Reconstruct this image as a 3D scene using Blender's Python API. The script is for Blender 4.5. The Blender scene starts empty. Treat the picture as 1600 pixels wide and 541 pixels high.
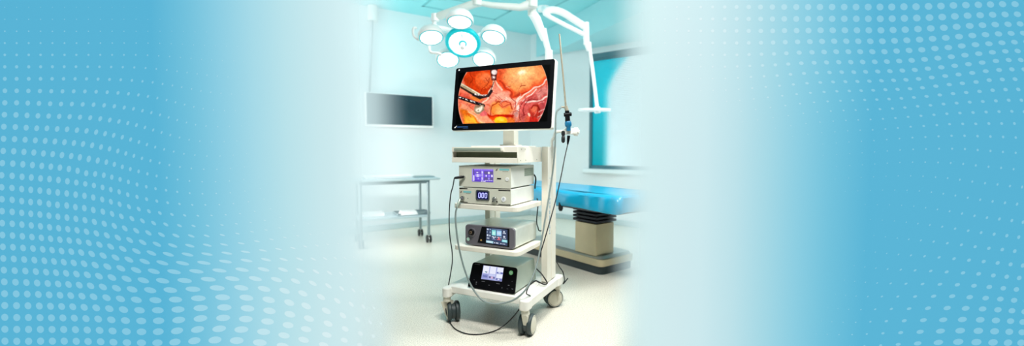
import bpy, bmesh, math, random
import numpy as np
from mathutils import Matrix, Vector
random.seed(4)
SC = bpy.context.scene
COL = SC.collection
R = math.radians

# ------------------------------------------------------------------ survey of the place
F, PITCH, H = 689.3, 0.056, 1.0525            # focal length in pixels of the 1600 wide frame, tilt, eye height
CP, SP = math.cos(PITCH), math.sin(PITCH)
def ray(px, py):
    a = (px-800)/F; b = -(py-270.5)/F
    return Vector((a, CP+b*SP, -SP+b*CP))
EYE = Vector((0, 0, H))
def atz(px, py, z): r = ray(px, py); return EYE + r*((z-H)/r.z)
def aty(px, py, Y): r = ray(px, py); return EYE + r*(Y/r.y)
YAW = .4553; CX0, CY0 = .0299, 2.4062         # the cart's front right corner and turn
CYW, SYW = math.cos(YAW), math.sin(YAW)
def cart(u, v, z=0): return Vector((CX0+u*CYW+v*SYW, CY0-u*SYW+v*CYW, z))

# ------------------------------------------------------------------ materials
def lin(c):
    c = c/255.0
    return c/12.92 if c <= .04045 else ((c+.055)/1.055)**2.4
def srgb(r, g, b): return (lin(r), lin(g), lin(b), 1)
MATS = {}
def pm(name, rgb, rough=.45, metal=0, var=.05, scale=18, emit=0, bump=0, bscale=200, spec=.5, coat=0, ergb=None):
    m = bpy.data.materials.new(name); m.use_nodes = True
    nt = m.node_tree; b = nt.nodes['Principled BSDF']
    c = srgb(*rgb)
    tc = nt.nodes.new('ShaderNodeTexCoord'); nz = nt.nodes.new('ShaderNodeTexNoise')
    nz.inputs['Scale'].default_value = scale; nz.inputs['Detail'].default_value = 3
    nt.links.new(tc.outputs['Object'], nz.inputs['Vector'])
    mr = nt.nodes.new('ShaderNodeMapRange'); mr.inputs['From Min'].default_value = .3; mr.inputs['From Max'].default_value = .7
    mr.inputs['To Min'].default_value = 1-var; mr.inputs['To Max'].default_value = 1+var
    nt.links.new(nz.outputs['Fac'], mr.inputs['Value'])
    mx = nt.nodes.new('ShaderNodeVectorMath'); mx.operation = 'SCALE'; mx.inputs[0].default_value = c[:3]
    nt.links.new(mr.outputs['Result'], mx.inputs['Scale'])
    nt.links.new(mx.outputs['Vector'], b.inputs['Base Color'])
    b.inputs['Roughness'].default_value = rough; b.inputs['Metallic'].default_value = metal
    b.inputs['Specular IOR Level'].default_value = spec
    if coat: b.inputs['Coat Weight'].default_value = coat
    if emit:
        b.inputs['Emission Color'].default_value = srgb(*(ergb or rgb)); b.inputs['Emission Strength'].default_value = emit
    if bump:
        n2 = nt.nodes.new('ShaderNodeTexNoise'); n2.inputs['Scale'].default_value = bscale
        nt.links.new(tc.outputs['Object'], n2.inputs['Vector'])
        bp = nt.nodes.new('ShaderNodeBump'); bp.inputs['Strength'].default_value = bump; bp.inputs['Distance'].default_value = .01
        nt.links.new(n2.outputs['Fac'], bp.inputs['Height']); nt.links.new(bp.outputs['Normal'], b.inputs['Normal'])
    MATS[name] = m
    return m
def attr_mat(name, emit=1.0, diff=0.0, rough=.5, alpha=False, attr='Col'):
    """surface whose colour is stored in the mesh (glowing overlay panels and blind, lit screens)"""
    m = bpy.data.materials.new(name); m.use_nodes = True
    nt = m.node_tree; b = nt.nodes['Principled BSDF']
    a = nt.nodes.new('ShaderNodeAttribute'); a.attribute_name = attr
    sc = nt.nodes.new('ShaderNodeVectorMath'); sc.operation = 'SCALE'; sc.inputs['Scale'].default_value = diff
    nt.links.new(a.outputs['Color'], sc.inputs[0]); nt.links.new(sc.outputs['Vector'], b.inputs['Base Color'])
    nt.links.new(a.outputs['Color'], b.inputs['Emission Color']); b.inputs['Emission Strength'].default_value = emit
    b.inputs['Roughness'].default_value = rough; b.inputs['Specular IOR Level'].default_value = .15 if not alpha else 0
    if alpha:
        nt.links.new(a.outputs['Alpha'], b.inputs['Alpha'])      # panel glow added to hold its colour, viewer's side only; no lamp behind
        ge = nt.nodes.new('ShaderNodeNewGeometry'); mm = nt.nodes.new('ShaderNodeMath'); mm.operation = 'MULTIPLY_ADD'
        mm.inputs[1].default_value = -emit; mm.inputs[2].default_value = emit
        nt.links.new(ge.outputs['Backfacing'], mm.inputs[0]); nt.links.new(mm.outputs[0], b.inputs['Emission Strength'])
    return m

CREAM = pm('cream_enamel', (241, 237, 224), .35, var=.02)
WHITE = pm('white_enamel', (244, 243, 236), .35, var=.02)
DEVGREY = pm('warm_grey_panel', (212, 213, 198), .4, var=.02)
DEVSIDE = pm('pale_steel_case', (232, 236, 230), .4, var=.02)
CASEGREEN = pm('grey_green_case', (176, 190, 178), .35, metal=.25, var=.03)
GUNMETAL = pm('gunmetal_panel', (112, 110, 118), .4, metal=.2, var=.03)
BLACK = pm('black_plastic', (9, 10, 14), .35, var=.1, spec=.2)
SOFTBLACK = pm('black_rubber', (24, 25, 28), .5, var=.1)
DARKSLOT = pm('dark_recess', (132, 142, 116), .7, var=.08)
RUBBER = pm('grey_wheel_tyre', (52, 66, 68), .5, var=.06)
HUBCAP = pm('cream_wheel_cap', (214, 212, 196), .4, var=.03)
HANDLEG = pm('grey_green_handle', (166, 180, 166), .3, metal=.3, var=.03)
CHROME = pm('brushed_steel', (196, 198, 194), .25, metal=.9, var=.05, scale=60)
STEEL = pm('bed_steel', (216, 202, 168), .38, metal=.4, var=.05, scale=8)
STEELTOP = pm('bed_plate_steel', (186, 196, 190), .3, metal=.5, var=.04)
TROLSTEEL = pm('trolley_steel', (150, 168, 172), .3, metal=.6, var=.05)
TROLTOP = pm('trolley_top', (196, 218, 224), .3, metal=.3, var=.04)
BELLOWS = pm('black_bellows', (38, 44, 56), .6, var=.1)
DRAPE = pm('blue_drape', (16, 172, 216), .28, var=.06, scale=6, bump=.15, bscale=14)
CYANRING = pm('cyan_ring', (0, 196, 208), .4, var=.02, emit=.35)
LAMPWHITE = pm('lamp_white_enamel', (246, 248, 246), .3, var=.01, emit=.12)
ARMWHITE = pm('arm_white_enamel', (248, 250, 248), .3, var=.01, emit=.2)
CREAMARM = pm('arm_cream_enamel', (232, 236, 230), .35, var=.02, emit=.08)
LED = pm('led_face', (255, 255, 252), .3, var=0, emit=1.25)
LEDEDGE = pm('led_amber_rim', (226, 190, 120), .5, var=.05, emit=.4)
GOLD = pm('scope_tube_metal', (170, 162, 144), .32, metal=.45, var=.12, scale=40)
CABLEGREY = pm('grey_hose', (128, 142, 140), .4, var=.05)
TEALBLUE = pm('blue_coupler', (16, 108, 150), .35, var=.04)
LOGOCYAN = pm('logo_cyan', (120, 200, 206), .5, var=.02)
LOGOBLUE = pm('logo_blue', (48, 86, 140), .5, var=.02)
LOGOGREY = pm('logo_grey', (120, 116, 106), .5, var=.02)
TEXTBLUE = pm('text_blue', (110, 160, 190), .5, var=.02)
NAVY = pm('navy_display', (10, 8, 70), .2, var=.02, emit=.5)
DIGIT = pm('digit_glow', (176, 178, 255), .4, var=0, emit=1.0)
BUTTONW = pm('white_button', (240, 242, 244), .3, var=.02)
GREENDOT = pm('green_button', (120, 190, 130), .4, var=.05, emit=.3)
MINT = pm('mint_label', (196, 232, 216), .4, var=.02)
GREYPRINT = pm('grey_print', (120, 122, 130), .5, var=.02)
PAPER = pm('white_paper', (250, 251, 250), .6, var=.01)
SCREENOFF = pm('dark_teal_screen', (44, 70, 80), .6, var=.12, scale=2, spec=.15)

# ------------------------------------------------------------------ mesh builder
class MB:
    def __init__(s, M=None): s.v, s.f, s.m, s.M = [], [], [], M or Matrix.Identity(4)
    def add(s, vs, fs, mi=0):
        o = len(s.v); s.v += [s.M @ Vector(p) for p in vs]
        s.f += [[i+o for i in q] for q in fs]; s.m += [mi]*len(fs); return s
    def box(s, x0, x1, y0, y1, z0, z1, mi=0):
        return s.add([(x0,y0,z0),(x1,y0,z0),(x1,y1,z0),(x0,y1,z0),(x0,y0,z1),(x1,y0,z1),(x1,y1,z1),(x0,y1,z1)],
              [(0,3,2,1),(4,5,6,7),(0,1,5,4),(1,2,6,5),(2,3,7,6),(3,0,4,7)], mi)
    def hexa(s, bot, top, mi=0):
        n = len(bot); fs = [list(range(n))[::-1], list(range(n, 2*n))]
        fs += [(i, (i+1)%n, n+(i+1)%n, n+i) for i in range(n)]
        return s.add(list(bot)+list(top), fs, mi)
    def prism(s, poly, lo, hi, axis='z', mi=0):
        f = {'z': lambda p, t: (p[0], p[1], t), 'y': lambda p, t: (p[0], t, p[1]), 'x': lambda p, t: (t, p[0], p[1])}[axis]
        return s.hexa([f(p, lo) for p in poly], [f(p, hi) for p in poly], mi)
    def tube(s, pts, r, n=10, mi=0, caps=True):
        pts = [Vector(p) for p in pts]; rr = r if isinstance(r, (list, tuple)) else [r]*len(pts)
        vs = []; a = None
        for i, p in enumerate(pts):
            d = (pts[min(i+1, len(pts)-1)]-pts[max(i-1, 0)]).normalized()
            if a is None:
                a = d.orthogonal().normalized()
            a = (a-d*a.dot(d)).normalized(); b = d.cross(a)
            vs += [p+(a*math.cos(2*math.pi*k/n)+b*math.sin(2*math.pi*k/n))*rr[i] for k in range(n)]
        fs = []
        for i in range(len(pts)-1):
            for k in range(n):
                fs.append((i*n+k, i*n+(k+1)%n, (i+1)*n+(k+1)%n, (i+1)*n+k))
        if caps: fs += [list(range(n))[::-1], [len(vs)-n+k for k in range(n)]]
        return s.add(vs, fs, mi)
    def cyl(s, p0, p1, r0, r1=None, n=24, mi=0): return s.tube([p0, p1], [r0, r0 if r1 is None else r1], n, mi)
    def lathe(s, prof, n=40, mi=0):
        vs, fs = [], []
        for r, z in prof: vs += [(r*math.cos(2*math.pi*k/n), r*math.sin(2*math.pi*k/n), z) for k in range(n)]
        for i in range(len(prof)-1):
            for k in range(n): fs.append((i*n+k, i*n+(k+1)%n, (i+1)*n+(k+1)%n, (i+1)*n+k))
        if prof[0][0] > 1e-6: fs.append(list(range(n))[::-1])
        if prof[-1][0] > 1e-6: fs.append([len(vs)-n+k for k in range(n)])
        return s.add(vs, fs, mi)
    def ring(s, outer, inner, lo, hi, axis='y', mi=0):
        n = len(outer)
        f = {'z': lambda p, t: (p[0], p[1], t), 'y': lambda p, t: (p[0], t, p[1]), 'x': lambda p, t: (t, p[0], p[1])}[axis]
        vs = [f(p, lo) for p in outer]+[f(p, lo) for p in inner]+[f(p, hi) for p in outer]+[f(p, hi) for p in inner]
        fs = []
        for i in range(n):
            j = (i+1) % n
            fs += [(i, j, n+j, n+i), (2*n+i, 3*n+i, 3*n+j, 2*n+j), (i, 2*n+i, 2*n+j, j), (n+i, n+j, 3*n+j, 3*n+i)]
        return s.add(vs, fs, mi)
    def build(s, name, mats, parent=None, off=(0,0,0), bevel=0, seg=2, smooth=True, kind=None):
        me = bpy.data.meshes.new(name); o = Vector(off)
        me.from_pydata([tuple(p-o) for p in s.v], [], s.f)
        for m in (mats if isinstance(mats, (list, tuple)) else [mats]): me.materials.append(m)
        me.polygons.foreach_set('material_index', s.m)
        bm = bmesh.new(); bm.from_mesh(me); bmesh.ops.recalc_face_normals(bm, faces=bm.faces); bm.to_mesh(me); bm.free()
        if smooth:
            me.polygons.foreach_set('use_smooth', [True]*len(me.polygons)); me.set_sharp_from_angle(angle=R(38))
        ob = bpy.data.objects.new(name, me); COL.objects.link(ob)
        if parent: ob.parent = parent
        if bevel:
            b = ob.modifiers.new('bevel', 'BEVEL'); b.width = bevel; b.segments = seg; b.limit_method = 'ANGLE'; b.angle_limit = R(40)
        if kind: ob['kind'] = kind
        return ob
def rrect(x0, x1, y0, y1, r, n=5, corners=(1,1,1,1)):
    out = []
    for i, (cx, cy, a) in enumerate(((x1-r, y1-r, 0), (x0+r, y1-r, 90), (x0+r, y0+r, 180), (x1-r, y0+r, 270))):
        if corners[i]:
            for k in range(n+1): t = R(a+90*k/n); out.append((cx+r*math.cos(t), cy+r*math.sin(t)))
        else: out.append(((x1, y1), (x0, y1), (x0, y0), (x1, y0))[i])
    return out
def spline(pts, n=8):
    P = [Vector(p) for p in pts]; P = [P[0]*2-P[1]]+P+[P[-1]*2-P[-2]]; out = []
    for i in range(1, len(P)-2):
        for k in range(n):
            t = k/n; a, b, c, d = P[i-1], P[i], P[i+1], P[i+2]
            out.append(.5*((2*b)+(c-a)*t+(2*a-5*b+4*c-d)*t*t+(3*b-a-3*c+d)*t**3))
    return out+[P[-2]]
def tag(o, label, cat, group=None):
    o['label'] = label; o['category'] = cat
    if group: o['group'] = group
    return o
def thing(name, label, cat, loc=(0,0,0), rz=0, group=None):
    o = bpy.data.objects.new(name, None); COL.objects.link(o); o.location = loc; o.rotation_euler = (0, 0, rz)
    o.empty_display_size = .1
    return tag(o, label, cat, group)
def lab(o, text): o['label'] = text; return o
def setcol(ob, cols):
    me = ob.data; at = me.color_attributes.new('Col', 'FLOAT_COLOR', 'POINT')
    at.data.foreach_set('color', np.asarray(cols, dtype=np.float32).ravel())
def linarr(a): a = np.clip(a, 0, 1); return np.where(a <= .04045, a/12.92, ((a+.055)/1.055)**2.4)
def screen_grid(name, parent, P, nx, ny, img, mat):
    """P(s,t) -> point, s right 0..1, t down 0..1; img ny x nx x 3 in 0..1"""
    mb = MB(); vs = [P(i/(nx-1), j/(ny-1)) for j in range(ny) for i in range(nx)]
    fs = [(j*nx+i, (j+1)*nx+i, (j+1)*nx+i+1, j*nx+i+1) for j in range(ny-1) for i in range(nx-1)]
    mb.add(vs, fs); me = bpy.data.meshes.new(name)
    me.from_pydata([tuple(p) for p in mb.v], [], mb.f); me.materials.append(mat)
    ob = bpy.data.objects.new(name, me); COL.objects.link(ob); ob.parent = parent
    c = np.concatenate([linarr(img), np.ones((ny, nx, 1))], 2); setcol(ob, c)
    return ob
SCREEN = attr_mat('lit_screen', 1.0, 0.0, .35)

# ------------------------------------------------------------------ room
ROOM_H = 2.805
A0 = Vector((.2935, 6.9293, 0)); DL = Vector((-.8335, -.5526, 0)); DR = Vector((.7766, -.6300, 0))
NL = Vector((-.5526, .8335, 0)); NR = Vector((.6300, .7766, 0))     # outwards, away from the room
WALLM = pm('wall_paint', (230, 239, 241), .6, var=.012, scale=3)
CEILM = pm('ceiling_paint', (162, 240, 246), .6, var=.012, scale=2)
SOFFM = pm('bulkhead_paint', (178, 234, 240), .6, var=.012, scale=2)
BASEM = pm('vinyl_coving', (178, 200, 202), .5, var=.02)
LINEM = pm('ceiling_joint', (132, 210, 216), .6, var=.02)
# floor: speckled vinyl
fm = bpy.data.materials.new('speckled_vinyl'); fm.use_nodes = True
nt = fm.node_tree; b = nt.nodes['Principled BSDF']
tc = nt.nodes.new('ShaderNodeTexCoord')
n1 = nt.nodes.new('ShaderNodeTexNoise'); n1.inputs['Scale'].default_value = 150; n1.inputs['Detail'].default_value = 2
n2 = nt.nodes.new('ShaderNodeTexNoise'); n2.inputs['Scale'].default_value = 1.2
for q in (n1, n2): nt.links.new(tc.outputs['Object'], q.inputs['Vector'])
cr = nt.nodes.new('ShaderNodeValToRGB'); cr.color_ramp.elements[0].position = .36; cr.color_ramp.elements[1].position = .62
cr.color_ramp.elements[0].color = srgb(208, 203, 189); cr.color_ramp.elements[1].color = srgb(252, 246, 232)
nt.links.new(n1.outputs['Fac'], cr.inputs['Fac'])
mxr = nt.nodes.new('ShaderNodeMixRGB'); mxr.blend_type = 'MULTIPLY'; mxr.inputs['Fac'].default_value = 1
c2 = nt.nodes.new('ShaderNodeValToRGB'); c2.color_ramp.elements[0].color = (.96,.96,.95,1); c2.color_ramp.elements[1].color = (1,1,1,1)
nt.links.new(n2.outputs['Fac'], c2.inputs['Fac']); nt.links.new(cr.outputs['Color'], mxr.inputs['Color1']); nt.links.new(c2.outputs['Color'], mxr.inputs['Color2'])
nt.links.new(mxr.outputs['Color'], b.inputs['Base Color']); b.inputs['Roughness'].default_value = .32; b.inputs['Specular IOR Level'].default_value = .35
MB().box(-5, 5, -1.5, 8, -.1, 0).build('floor', fm, kind='structure', smooth=False)
MB().box(-5, 5, 1.2, 8, ROOM_H, ROOM_H+.1).build('ceiling', CEILM, kind='structure', smooth=False)
def wall_quad(mb, D, N, s0, s1, z0, z1, t=.12, d0=0, mi=0):
    p = [A0+D*s0+N*d0, A0+D*s1+N*d0, A0+D*s1+N*(d0+t), A0+D*s0+N*(d0+t)]
    mb.hexa([(q.x, q.y, z0) for q in p], [(q.x, q.y, z1) for q in p], mi); return mb
wall_quad(MB(), DL, NL, -.1, 5.2, 0, ROOM_H).build('wall_back', WALLM, kind='structure', smooth=False)
WS0, WS1, WZ0, WZ1 = 1.03, 2.35, .765, 2.37
wf = MB()
wall_quad(wf, DR, NR, 0, WS0, 0, ROOM_H); wall_quad(wf, DR, NR, WS1, 4.6, 0, ROOM_H)
wall_quad(wf, DR, NR, WS0, WS1, 0, WZ0); wall_quad(wf, DR, NR, WS0, WS1, WZ1, ROOM_H)
wf.build('wall_far', WALLM, kind='structure', smooth=False)
wall_quad(MB(), DL, NL, 0, 5.2, 0, .075, .02, -.02).build('baseboard_back', BASEM, kind='structure', bevel=.006)
wall_quad(MB(), DR, NR, 0, 4.6, 0, .075, .02, -.02).build('baseboard_far', BASEM, kind='structure', bevel=.006)
# bulkhead along the window wall
bq = [Vector((.36, 6.975)), Vector((.674, 6.28)), Vector((1.6, 3.92)), Vector((3.9, 3.92)), Vector((3.8, 4.05)), Vector((.40, 6.85))]
bq = [(.365, 6.88), (.674, 6.28), (1.55, 4.05), (3.72, 4.05), (3.78, 4.10), (.42, 6.83)]
MB().prism(bq, 2.45, ROOM_H-.001, 'z').build('trim_1', SOFFM, kind='structure', smooth=False)
# ceiling panel joints
cj = MB()
def joint(a, b2, w=.03):
    a, b2 = Vector(a), Vector(b2); d = (b2-a).normalized()*w/2; n = Vector((-d.y, d.x, 0))
    cj.hexa([p.to_tuple() for p in (a-n-d, b2-n+d, b2+n+d, a+n-d)], [(p+Vector((0,0,.004))).to_tuple() for p in (a-n-d, b2-n+d, b2+n+d, a+n-d)])
zc = ROOM_H-.0045
cq = [atz(661, 10, zc), atz(773, 31, zc), atz(800, 16, zc), atz(673, -2, zc)]
pa, pb = cq[0], cq[1]; back = (cq[2]-cq[1])*3.2
joint(pa, pb); joint(pb, pb+back); joint(pa, pa+back)
for k in (.28, .62): joint(pa+back*k, pb+back*k)
joint(atz(842, 23, zc), atz(887, 0, zc)); 
cj.build('trim_2', LINEM, kind='structure', smooth=False)
# window
win = bpy.data.objects.new('window_1', None); COL.objects.link(win); win['kind'] = 'structure'
FRAMEM = pm('window_frame_dark', (70, 120, 132), .5, var=.03); SILLM = pm('window_sill_white', (236, 248, 250), .4, var=.01)
GLASSM = bpy.data.materials.new('window_glass'); GLASSM.use_nodes = True
gb = GLASSM.node_tree.nodes['Principled BSDF']; gb.inputs['Base Color'].default_value = (.75, .95, .97, 1); gb.inputs['Roughness'].default_value = .1; gb.inputs['Alpha'].default_value = .25
mb = MB()
wall_quad(mb, DR, NR, WS0, WS0+.035, WZ0, WZ1, .06, .0); wall_quad(mb, DR, NR, WS1-.035, WS1, WZ0, WZ1, .06, .0)
wall_quad(mb, DR, NR, WS0, WS1, WZ1-.07, WZ1, .06, .0); wall_quad(mb, DR, NR, WS0, WS1, WZ0, WZ0+.04, .06, .0)
mb.build('window_frame', FRAMEM, win)
wall_quad(MB(), DR, NR, WS0+.035, WS1-.035, WZ0+.04, WZ1-.07, .008, .06).build('window_pane', GLASSM, win, smooth=False)
wall_quad(MB(), DR, NR, WS0-.06, WS1+.06, WZ0-.06, WZ0, .10, -.07).build('window_sill', SILLM, win, bevel=.008)
# venetian blind, cyan slats with window glare painted over the far side
BLINDM = attr_mat('blind_slats', 1.18, .40, .5)  # slats emit light themselves to look daylit from behind
bl = MB(); cols = []
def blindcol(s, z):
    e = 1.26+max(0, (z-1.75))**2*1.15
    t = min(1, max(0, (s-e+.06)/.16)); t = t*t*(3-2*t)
    deep = np.array([0, 206, 226])/255.; glare_tint = np.array([216, 243, 247])/255.
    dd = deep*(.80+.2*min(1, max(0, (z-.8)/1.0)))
    return dd*(1-t)+glare_tint*t
z = WZ0+.05
def bp(s, z, d): q = A0+DR*s+NR*d; return (q.x, q.y, z)
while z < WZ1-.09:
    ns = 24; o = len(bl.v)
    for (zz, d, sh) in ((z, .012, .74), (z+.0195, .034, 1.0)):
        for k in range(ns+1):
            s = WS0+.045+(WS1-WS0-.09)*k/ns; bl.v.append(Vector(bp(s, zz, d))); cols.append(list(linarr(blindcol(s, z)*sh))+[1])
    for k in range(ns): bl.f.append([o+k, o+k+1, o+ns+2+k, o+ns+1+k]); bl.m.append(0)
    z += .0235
blind = thing('window_blind', 'cyan venetian blind lowered in the window, window glare painted on its far side', 'blind', bp(1.6, WZ0+.05, .02))
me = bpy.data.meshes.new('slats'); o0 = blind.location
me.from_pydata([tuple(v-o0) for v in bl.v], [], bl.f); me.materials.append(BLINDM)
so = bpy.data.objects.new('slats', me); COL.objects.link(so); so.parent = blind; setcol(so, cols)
hr = MB(); wall_quad(hr, DR, NR, WS0+.04, WS1-.04, WZ1-.10, WZ1-.072, .03, .008); hr.build('head_rail', FRAMEM, blind, off=o0)

# ------------------------------------------------------------------ added panels left and right carrying an overlay's blue fade, haze and dots
YP = 2.25
def X_of(px): return (px-800)/F*YP
def table(px, T):
    xs = [t[0] for t in T]; return np.array([np.interp(px, xs, [t[1][k] for t in T]) for k in range(len(T[0][1]))])
GL = [(-80, (88,178,212)), (245, (88,178,212)), (300, (112,190,217)), (350, (138,202,223)), (400, (162,213,227)), (450, (181,221,229)), (500, (195,226,231)), (560, (206,231,234)), (640, (214,234,237))]
AL = [(-80, (1,)), (520, (1,)), (548, (.96,)), (572, (.80,)), (590, (.64,)), (606, (.36,)), (620, (.14,)), (634, (.02,)), (640, (0,))]
GR = [(950, (212,236,238)), (1010, (206,232,234)), (1060, (204,229,233)), (1100, (200,228,233)), (1150, (185,221,229)), (1200, (162,212,225)), (1250, (137,202,222)), (1300, (113,191,217)), (1360, (90,179,212)), (1700, (88,178,212))]
AR = [(950, (0,)), (958, (.05,)), (970, (.25,)), (985, (.58,)), (1000, (.85,)), (1014, (.97,)), (1030, (1,)), (1700, (1,))]
ZO = 3.358
LROWS = [  # zoom scale, origin, row, first column, overlay dot positions
 (2.004,0,0,0,0,"15,23 52,23 90,23 127,23 164,23 202,23 239,23 277,23 314,23 351,23 388,23 426,23 463,23 501,23 538,23"), (2.004,0,0,2,0,"15,98 52,98 90,98 127,98 164,98 202,98 239,98 277,98 314,98 351,98 388,98 426,98 463,98 501,98 538,98"),
 (2.004,0,0,4,0,"15,172 52,172 90,172 127,172 164,172 202,172 239,172 277,172 314,172 351,172 388,172 425,172 462,173 497,175 531,177 565,180 598,183 631,186 663,188 696,190 732,191"),
 (2.004,0,0,6,0,"15,247 52,247 90,247 127,247 163,247 199,247 235,247 271,247 307,248 343,249 378,250 413,252 446,255 478,258 509,263 540,268 569,273 600,279 629,285 660,289"),
 (2.004,0,0,8,0,"15,322 52,322 87,323 122,324 157,325 191,326 225,326 259,327 293,328 326,330 358,333 389,337 418,341 446,347 474,353 501,360 528,368 555,376 584,384 612,391 645,395 682,397 718,396"),
 (2.004,0,0,10,0,"12,397 48,398 82,400 115,402 147,402 179,404 210,405 241,408 271,410 301,414 329,419 356,424 383,430 409,437 435,445 460,453 486,461 514,468 544,475 576,482 610,486 648,489 689,489"),
 (2.004,0,0,12,0,"10,473 43,474 75,476 106,478 136,481 165,483 194,486 223,489 250,493 278,498 306,503 333,508 358,515 383,523 408,530 434,537"),
 (2.004,0,271,13,9,"270,0 298,2 325,6 350,12 376,19 402,27 429,35 458,42 487,48 520,53 555,58 594,62 634,64 677,63 721,61"),
 (2.004,0,271,14,0,"5,6 38,8 69,11 98,13 127,16 155,18 183,21 211,25 239,29 267,33 294,38 321,44 347,51 373,58 400,67 429,74 459,81 491,87 525,92 562,96 602,99 643,99 687,98 731,95 778,89"),
 (2.004,0,271,16,0,"6,81 38,83 68,87 96,90 124,91 153,96 180,99 209,101 236,106 264,109 292,115 322,120 351,127 380,135 413,142 446,149 481,156 519,160 562,164 606,165 650,164 695,162 740,158 785,154 829,147"),
 (ZO,240,380,18,16,"100,13 190,14 282,11 370,8 460,2"),
 (ZO,240,380,19,15,"77,59 178,60 280,58 384,53 482,46 574,39 656,32 731,26 796,18"), (ZO,400,380,19,24,"320,13 376,7 432,3"),
 (ZO,0,380,20,0,"15,20 68,22 121,26 173,29 224,33 273,37 323,42 374,45 426,50 481,57 541,66 606,76 676,87 759,97"), (ZO,240,380,20,14,"46,104 152,106 264,104 377,97 488,92 590,87 682,86 766,84"), (ZO,400,380,20,22,"301,84 363,82 417,80 466,78 512,73 555,68"),
 (ZO,0,380,22,0,"20,142 77,145 133,147 188,150 242,153 294,156 347,159 401,163 458,167 519,174 587,181 664,188 752,196"), (ZO,240,380,22,13,"47,198 163,197 287,190 413,187 534,187 645,192 745,200"), (ZO,400,380,22,20,"298,211 380,225 450,238 511,248 563,253 611,253 648,248"),
 (ZO,0,380,24,0,"24,266 85,267 143,268 201,270 258,272 315,274 371,276 430,279 491,282 559,287 632,293 715,298"), (ZO,240,380,24,12,"10,300 115,297 235,290 362,285 487,287 604,298 712,313 800,330"), (ZO,400,380,24,20,"369,356 456,380 533,402 599,416 656,423 703,424 743,418"),
 (ZO,0,380,26,0,"25,390 88,391 149,391 210,392 270,393 330,393 390,394 451,397 515,399 584,403 658,407 741,409"), (ZO,240,380,26,12,"26,408 132,404 246,396 365,393 484,399 598,412 706,431 800,452"), (ZO,400,380,26,20,"372,482 463,510 545,535"),
 (ZO,240,380,25,12,"22,353 128,349 247,341 371,338 493,343 608,356 715,374"), (ZO,400,380,25,19,"278,397 378,423 468,451 548,475 616,489 673,495 720,496"),
 (ZO,0,380,28,0,"26,515 88,516 150,516 213,515 275,515 337,515 400,516 462,517 528,518 595,521 666,523 742,524"), (ZO,240,380,28,12,"20,524 112,520 214,513 322,509 436,512 557,523 678,540"), (ZO,400,380,27,17,"40,466 147,485 250,508 355,535")]
RRAD_L = [(0,0,.7),(0,10,.5),(0,14,.3),(4,0,2.1),(4,8,1.6),(4,14,1.0),(4,20,.6),(8,0,4.2),(8,10,3.0),(8,15,1.8),(8,22,.6),(12,0,4.9),(12,10,4.2),(12,16,2.4),(12,24,.7),(16,0,5.2),(16,10,4.9),(16,16,3.6),(16,20,1.9),(16,25,.8),(20,0,5.4),(20,12,5.3),(20,17,4.4),(20,21,2.7),(20,26,1.0),(24,0,5.6),(24,16,5.6),(24,20,4.4),(24,23,2.7),(24,27,1.0),(28,0,5.7),(28,16,5.7),(28,20,4.6),(28,24,2.2),(28,28,.9)]
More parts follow.
